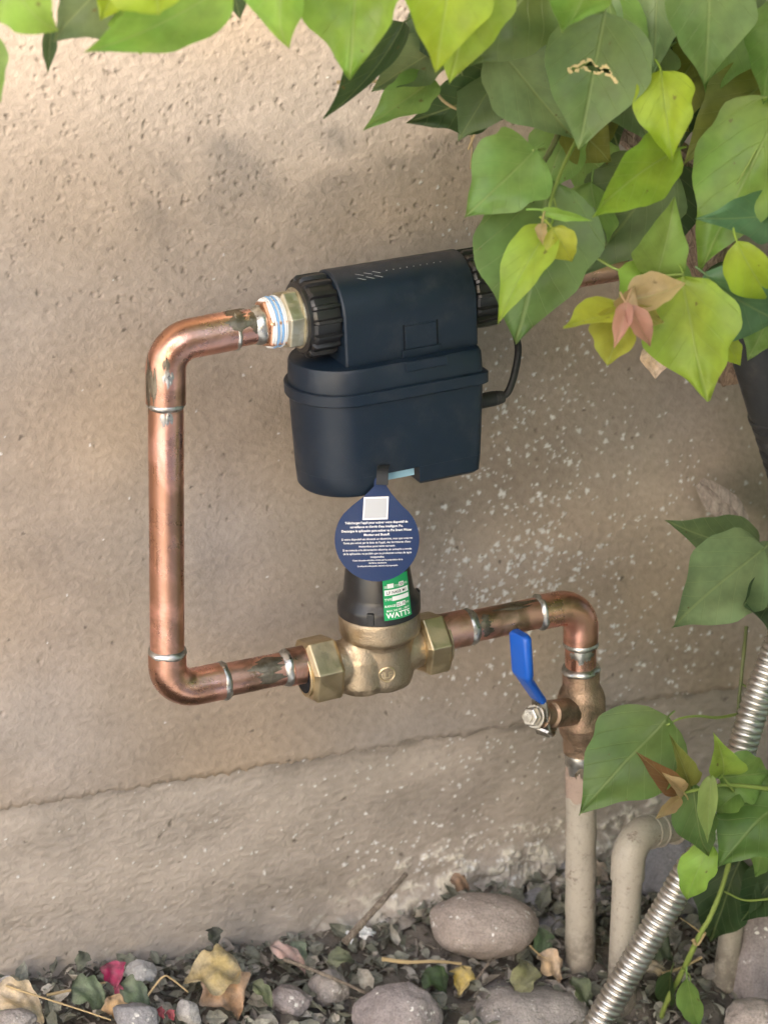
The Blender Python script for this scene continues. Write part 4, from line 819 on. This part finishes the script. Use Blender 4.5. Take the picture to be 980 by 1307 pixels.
# ------------------------------------------------------------------ fallen leaves, twigs, litter
def fallen(px, py, wpx, lpx, ang, Y, col, label, seed, name='dry_leaf', cat='leaf', fold=.5, curl=.7, wave=.2, up=(0, -.5, .85)):
    c = at(px, py, Y); s_ = pxm(c); d_ = (VR*math.cos(ang)-VU*math.sin(ang)); n = Vector(up).normalized(); d_ = (d_-n*d_.dot(n)).normalized(); L = lpx*s_
    o = put_leaf(None, c-d_*L*.5, c+d_*L*.5, wpx, col, 0, fold, curl, .1, wave, seed, 'dry', .0, name, face=n, point=.6); return tag(o, label, cat, 'fallen leaves')
for a in [
    (266, 1244, 62, 82, 2.9, -.09, (.31, .245, .12), 'big yellow brown dry leaf with ragged edge, bottom left', 1), (292, 1270, 70, 78, .9, -.10, (.36, .23, .14), 'tan brown dry leaf overlapping the yellow one', 2),
    (34, 1280, 46, 84, .35, -.11, (.46, .36, .23), 'pale tan curled dry leaf in the left corner', 3), (590, 1252, 30, 42, 1.7, -.12, (.40, .30, .08), 'small yellow dry leaf between the two bottom cobbles', 4),
    (668, 1255, 34, 62, 1.9, -.15, (.15, .15, .075), 'curled olive leaf on the wide bottom cobble', 5), (706, 1235, 34, 52, .9, -.14, (.42, .30, .19), 'light brown leaf at the foot of the riser', 6),
    (560, 1253, 36, 46, .5, -.11, (.06, .10, .035), 'dark green fallen leaf beside the small yellow leaf', 7), (375, 1222, 22, 66, .5, -.07, (.32, .22, .20), 'pinkish brown narrow dry leaf at wall foot', 8),
    (383, 1218, 22, 40, 1.1, -.06, (.13, .17, .11), 'grey green fallen leaf leaning on the wall foot', 9), (745, 1270, 26, 54, 1.2, -.17, (.08, .10, .05), 'dark leaf lying by the conduit foot', 10),
    (275, 1196, 20, 28, 1.4, -.03, (.05, .055, .04), 'small black leaf scrap stuck up against the wall', 11), (105, 1228, 18, 30, 1.9, -.03, (.09, .10, .07), 'thin grey green scrap leaning on the wall at left', 12),
    (120, 1270, 44, 60, .3, -.10, (.13, .17, .10), 'grey green fallen leaf under the magenta bract', 13), (178, 1272, 36, 56, .6, -.10, (.14, .18, .11), 'sage fallen leaf right of the magenta bract', 14),
    (150, 1290, 30, 44, 1.2, -.11, (.38, .24, .11), 'orange brown dry leaf by the straw', 15), (440, 1222, 24, 48, -.4, -.08, (.13, .145, .085), 'pale green leaf under the white flake', 16), (694, 1210, 28, 60, 1.5, -.10, (.09, .14, .07), 'upright green leaf leaning on the riser foot', 17), (340, 1270, 20, 46, .9, -.11, (.11, .13, .065), 'thin green leaf between the tan leaf and lilac stone', 18), (845, 1210, 40, 60, .5, -.18, (.07, .09, .05), 'dark leaf in litter right of the conduit', 19), (840, 1235, 22, 46, -.4, -.19, (.34, .27, .18), 'tan dry scrap right of the conduit', 20), (765, 1120, 36, 50, .4, -.03, (.36, .29, .23), 'tan dry leaf behind the drain pipe', 22), (590, 1128, 24, 34, .2, -.03, (.20, .12, .07), 'brown dry leaf behind the flat oval cobble', 23)]:
    fallen(*a)
fallen(146, 1246, 32, 40, 1.2, -.09, (.24, .010, .06), 'crumpled magenta bract at bottom left', 40, 'bract', 'petal', .6, .8, .15); fallen(152, 1268, 12, 26, 1.5, -.095, (.33, .015, .07), 'narrow magenta bract tail hanging below the crumpled one', 41, 'bract', 'petal', .5, .3, .1)
for k_, (px, py) in enumerate(((206, 1294), (219, 1296))): fallen(px, py, 12, 16, 1., -.13, (.30, .01, .03), ['small red petal scrap beside the white stone, left one', 'small red petal scrap beside the white stone, right one'][k_], 43+k_, 'bract', 'petal', .6, .5, .2)
for k_, (px, py, l) in enumerate(((470, 1190, 'white paint flake on litter at the wall foot, right one'), (447, 1196, 'white thin paint flake at the wall foot, left one'))): fallen(px, py, 16-k_*6, 26-k_*6, -.5+k_*1.9, -.05, (.72, .74, .76), l, 47+k_, 'paint_flake', 'flake', .3, .4, .25)
def twig(P, r, label, mat='twig', name='twig', cat='twig'):
    Q = spline([at(*p) for p in P], 6); rr_ = random.Random(len(label)); n_ = len(Q)
    return tag(MB().tube(Q, [r*(1-.4*i/n_)*(1+.15*rr_.uniform(-1, 1)) for i in range(n_)], 9).obj(name, M[mat], smooth=60), label, cat, 'twigs in the litter')
twig([(440, 1203, -.07), (468, 1172, -.06), (495, 1142, -.05), (518, 1116, -.03)], .0038, 'grey stick leaning on the wall left of the flat cobble')
twig([(488, 1224, -.11), (520, 1228, -.115), (555, 1227, -.12), (588, 1230, -.12)], .0022, 'pale twig lying under the flat oval cobble', 'woody'); twig([(362, 1224, -.09), (400, 1238, -.10), (440, 1255, -.11), (468, 1268, -.115)], .0022, 'thin grey twig slanting down at bottom centre')
twig([(8, 1258, -.10), (60, 1275, -.115), (110, 1291, -.13), (142, 1302, -.14)], .0010, 'thin straw across the bottom left litter', 'woody', 'straw', 'straw'); twig([(60, 1270, -.08), (100, 1262, -.085), (135, 1254, -.09)], .0014, 'short tan stalk running to the magenta bract', 'woody')
twig([(188, 1272, -.10), (208, 1247, -.10), (220, 1250, -.10), (240, 1266, -.11)], .0011, 'bent tan stalk left of the yellow leaf', 'woody'); twig([(608, 1250, -.13), (625, 1228, -.12), (645, 1208, -.10)], .0013, 'thin brown twig between cobbles below the oval one'); twig([(845, 1243, -.20), (870, 1235, -.20), (895, 1222, -.20)], .0020, 'broken pale twig behind the green stem', 'woody')
twig([(676, 1207, -.13), (690, 1220, -.13), (700, 1224, -.135)], .0008, 'fine curved stalk left of the riser', 'woody'); twig([(757, 1200, -.13), (759, 1230, -.13), (761, 1262, -.13)], .0008, 'thin straw standing right of the riser', 'woody', 'straw', 'straw')
# leaf litter: crumbled leaves nobody could count
rr = random.Random(21); lit = [MB() for _ in range(4)]
for i in range(7500):
    x = rr.uniform(-.42, .6); y = -rr.random()**1.3*.34-.004; z = float(zg(x, y))+rr.uniform(0, .012); s_ = rr.uniform(.002, .006) if i % 6 else rr.uniform(.006, .014)
    Mx = Matrix.Translation((x, y, z)) @ Matrix.Rotation(rr.random()*6.3, 4, 'Z') @ Matrix.Rotation(rr.uniform(-.8, .8), 4, 'X') @ Matrix.Rotation(rr.uniform(-.9, .9), 4, 'Y')
    c = rr.uniform(.2, .8); P = [(-1, 0, 0), (-.45, .55*rr.uniform(.6, 1.3), c*.5), (.4, .5*rr.uniform(.6, 1.2), c*.4), (1.1, 0, -.2*c), (.4, -.5*rr.uniform(.6, 1.2), c*.35), (-.45, -.55*rr.uniform(.6, 1.2), c*.45), (0, 0, 0)]
    lit[rr.choice((0, 0, 0, 1, 1, 2, 3))].add([Mx @ (Vector(p)*s_) for p in P], [(0, 6, 1), (1, 6, 2), (2, 6, 3), (3, 6, 4), (4, 6, 5), (5, 6, 0)])
for i in range(420):                                                # whole fallen leaves, curled
    x = rr.uniform(-.42, .6); y = -rr.random()*.30-.01; L_ = rr.uniform(.014, .030); m_ = leafmesh('t', L_, L_*.6, rr.uniform(.2, .9), rr.uniform(-.9, .9), rr.uniform(-.2, .2), rr.uniform(.05, .16), i, 2, 7)
    Mx = Matrix.Translation((x, y, float(zg(x, y))+rr.uniform(.006, .018))) @ Matrix.Rotation(rr.random()*6.3, 4, 'Z') @ Matrix.Rotation(rr.uniform(-.7, .7), 4, 'X') @ Matrix.Rotation(rr.uniform(-.8, .8), 4, 'Y')
    lit[rr.choice((0, 0, 1, 1, 1, 2, 3))].add([Mx @ v.co for v in m_.vertices], [tuple(p.vertices) for p in m_.polygons]); bpy.data.meshes.remove(m_)
for b, c, l in zip(lit, ((.15, .155, .12), (.225, .225, .185), (.36, .33, .28), (.23, .205, .18)), ('dark green crumbled leaf litter along the wall foot', 'olive crumbled leaf litter along the wall foot', 'tan crumbled leaf litter along the wall foot', 'brown crumbled leaf litter along the wall foot')):
    o = b.obj('leaf_litter', M['dry'], smooth=0); o.color = (*c, 1); tag(o, l, 'leaf litter', kind='stuff')
gv = MB(); ico = bmesh.new(); bmesh.ops.create_icosphere(ico, subdivisions=1, radius=1); iv = [v.co.copy() for v in ico.verts]; ifs = [[v.index for v in f.verts] for f in ico.faces]; ico.free()
for i in range(700):
    x = rr.uniform(-.42, .6); y = -rr.random()*.36-.004; z = float(zg(x, y))+rr.uniform(-.004, .004); s_ = rr.uniform(.002, .007)
    gv.add([Vector((x, y, z))+Vector((p.x*s_*rr.uniform(.8, 1.3), p.y*s_, p.z*s_*.7)) for p in iv], ifs)
tag(gv.obj('gravel', M['stone'], smooth=80), 'small grey grit among the leaf litter', 'gravel', kind='stuff')
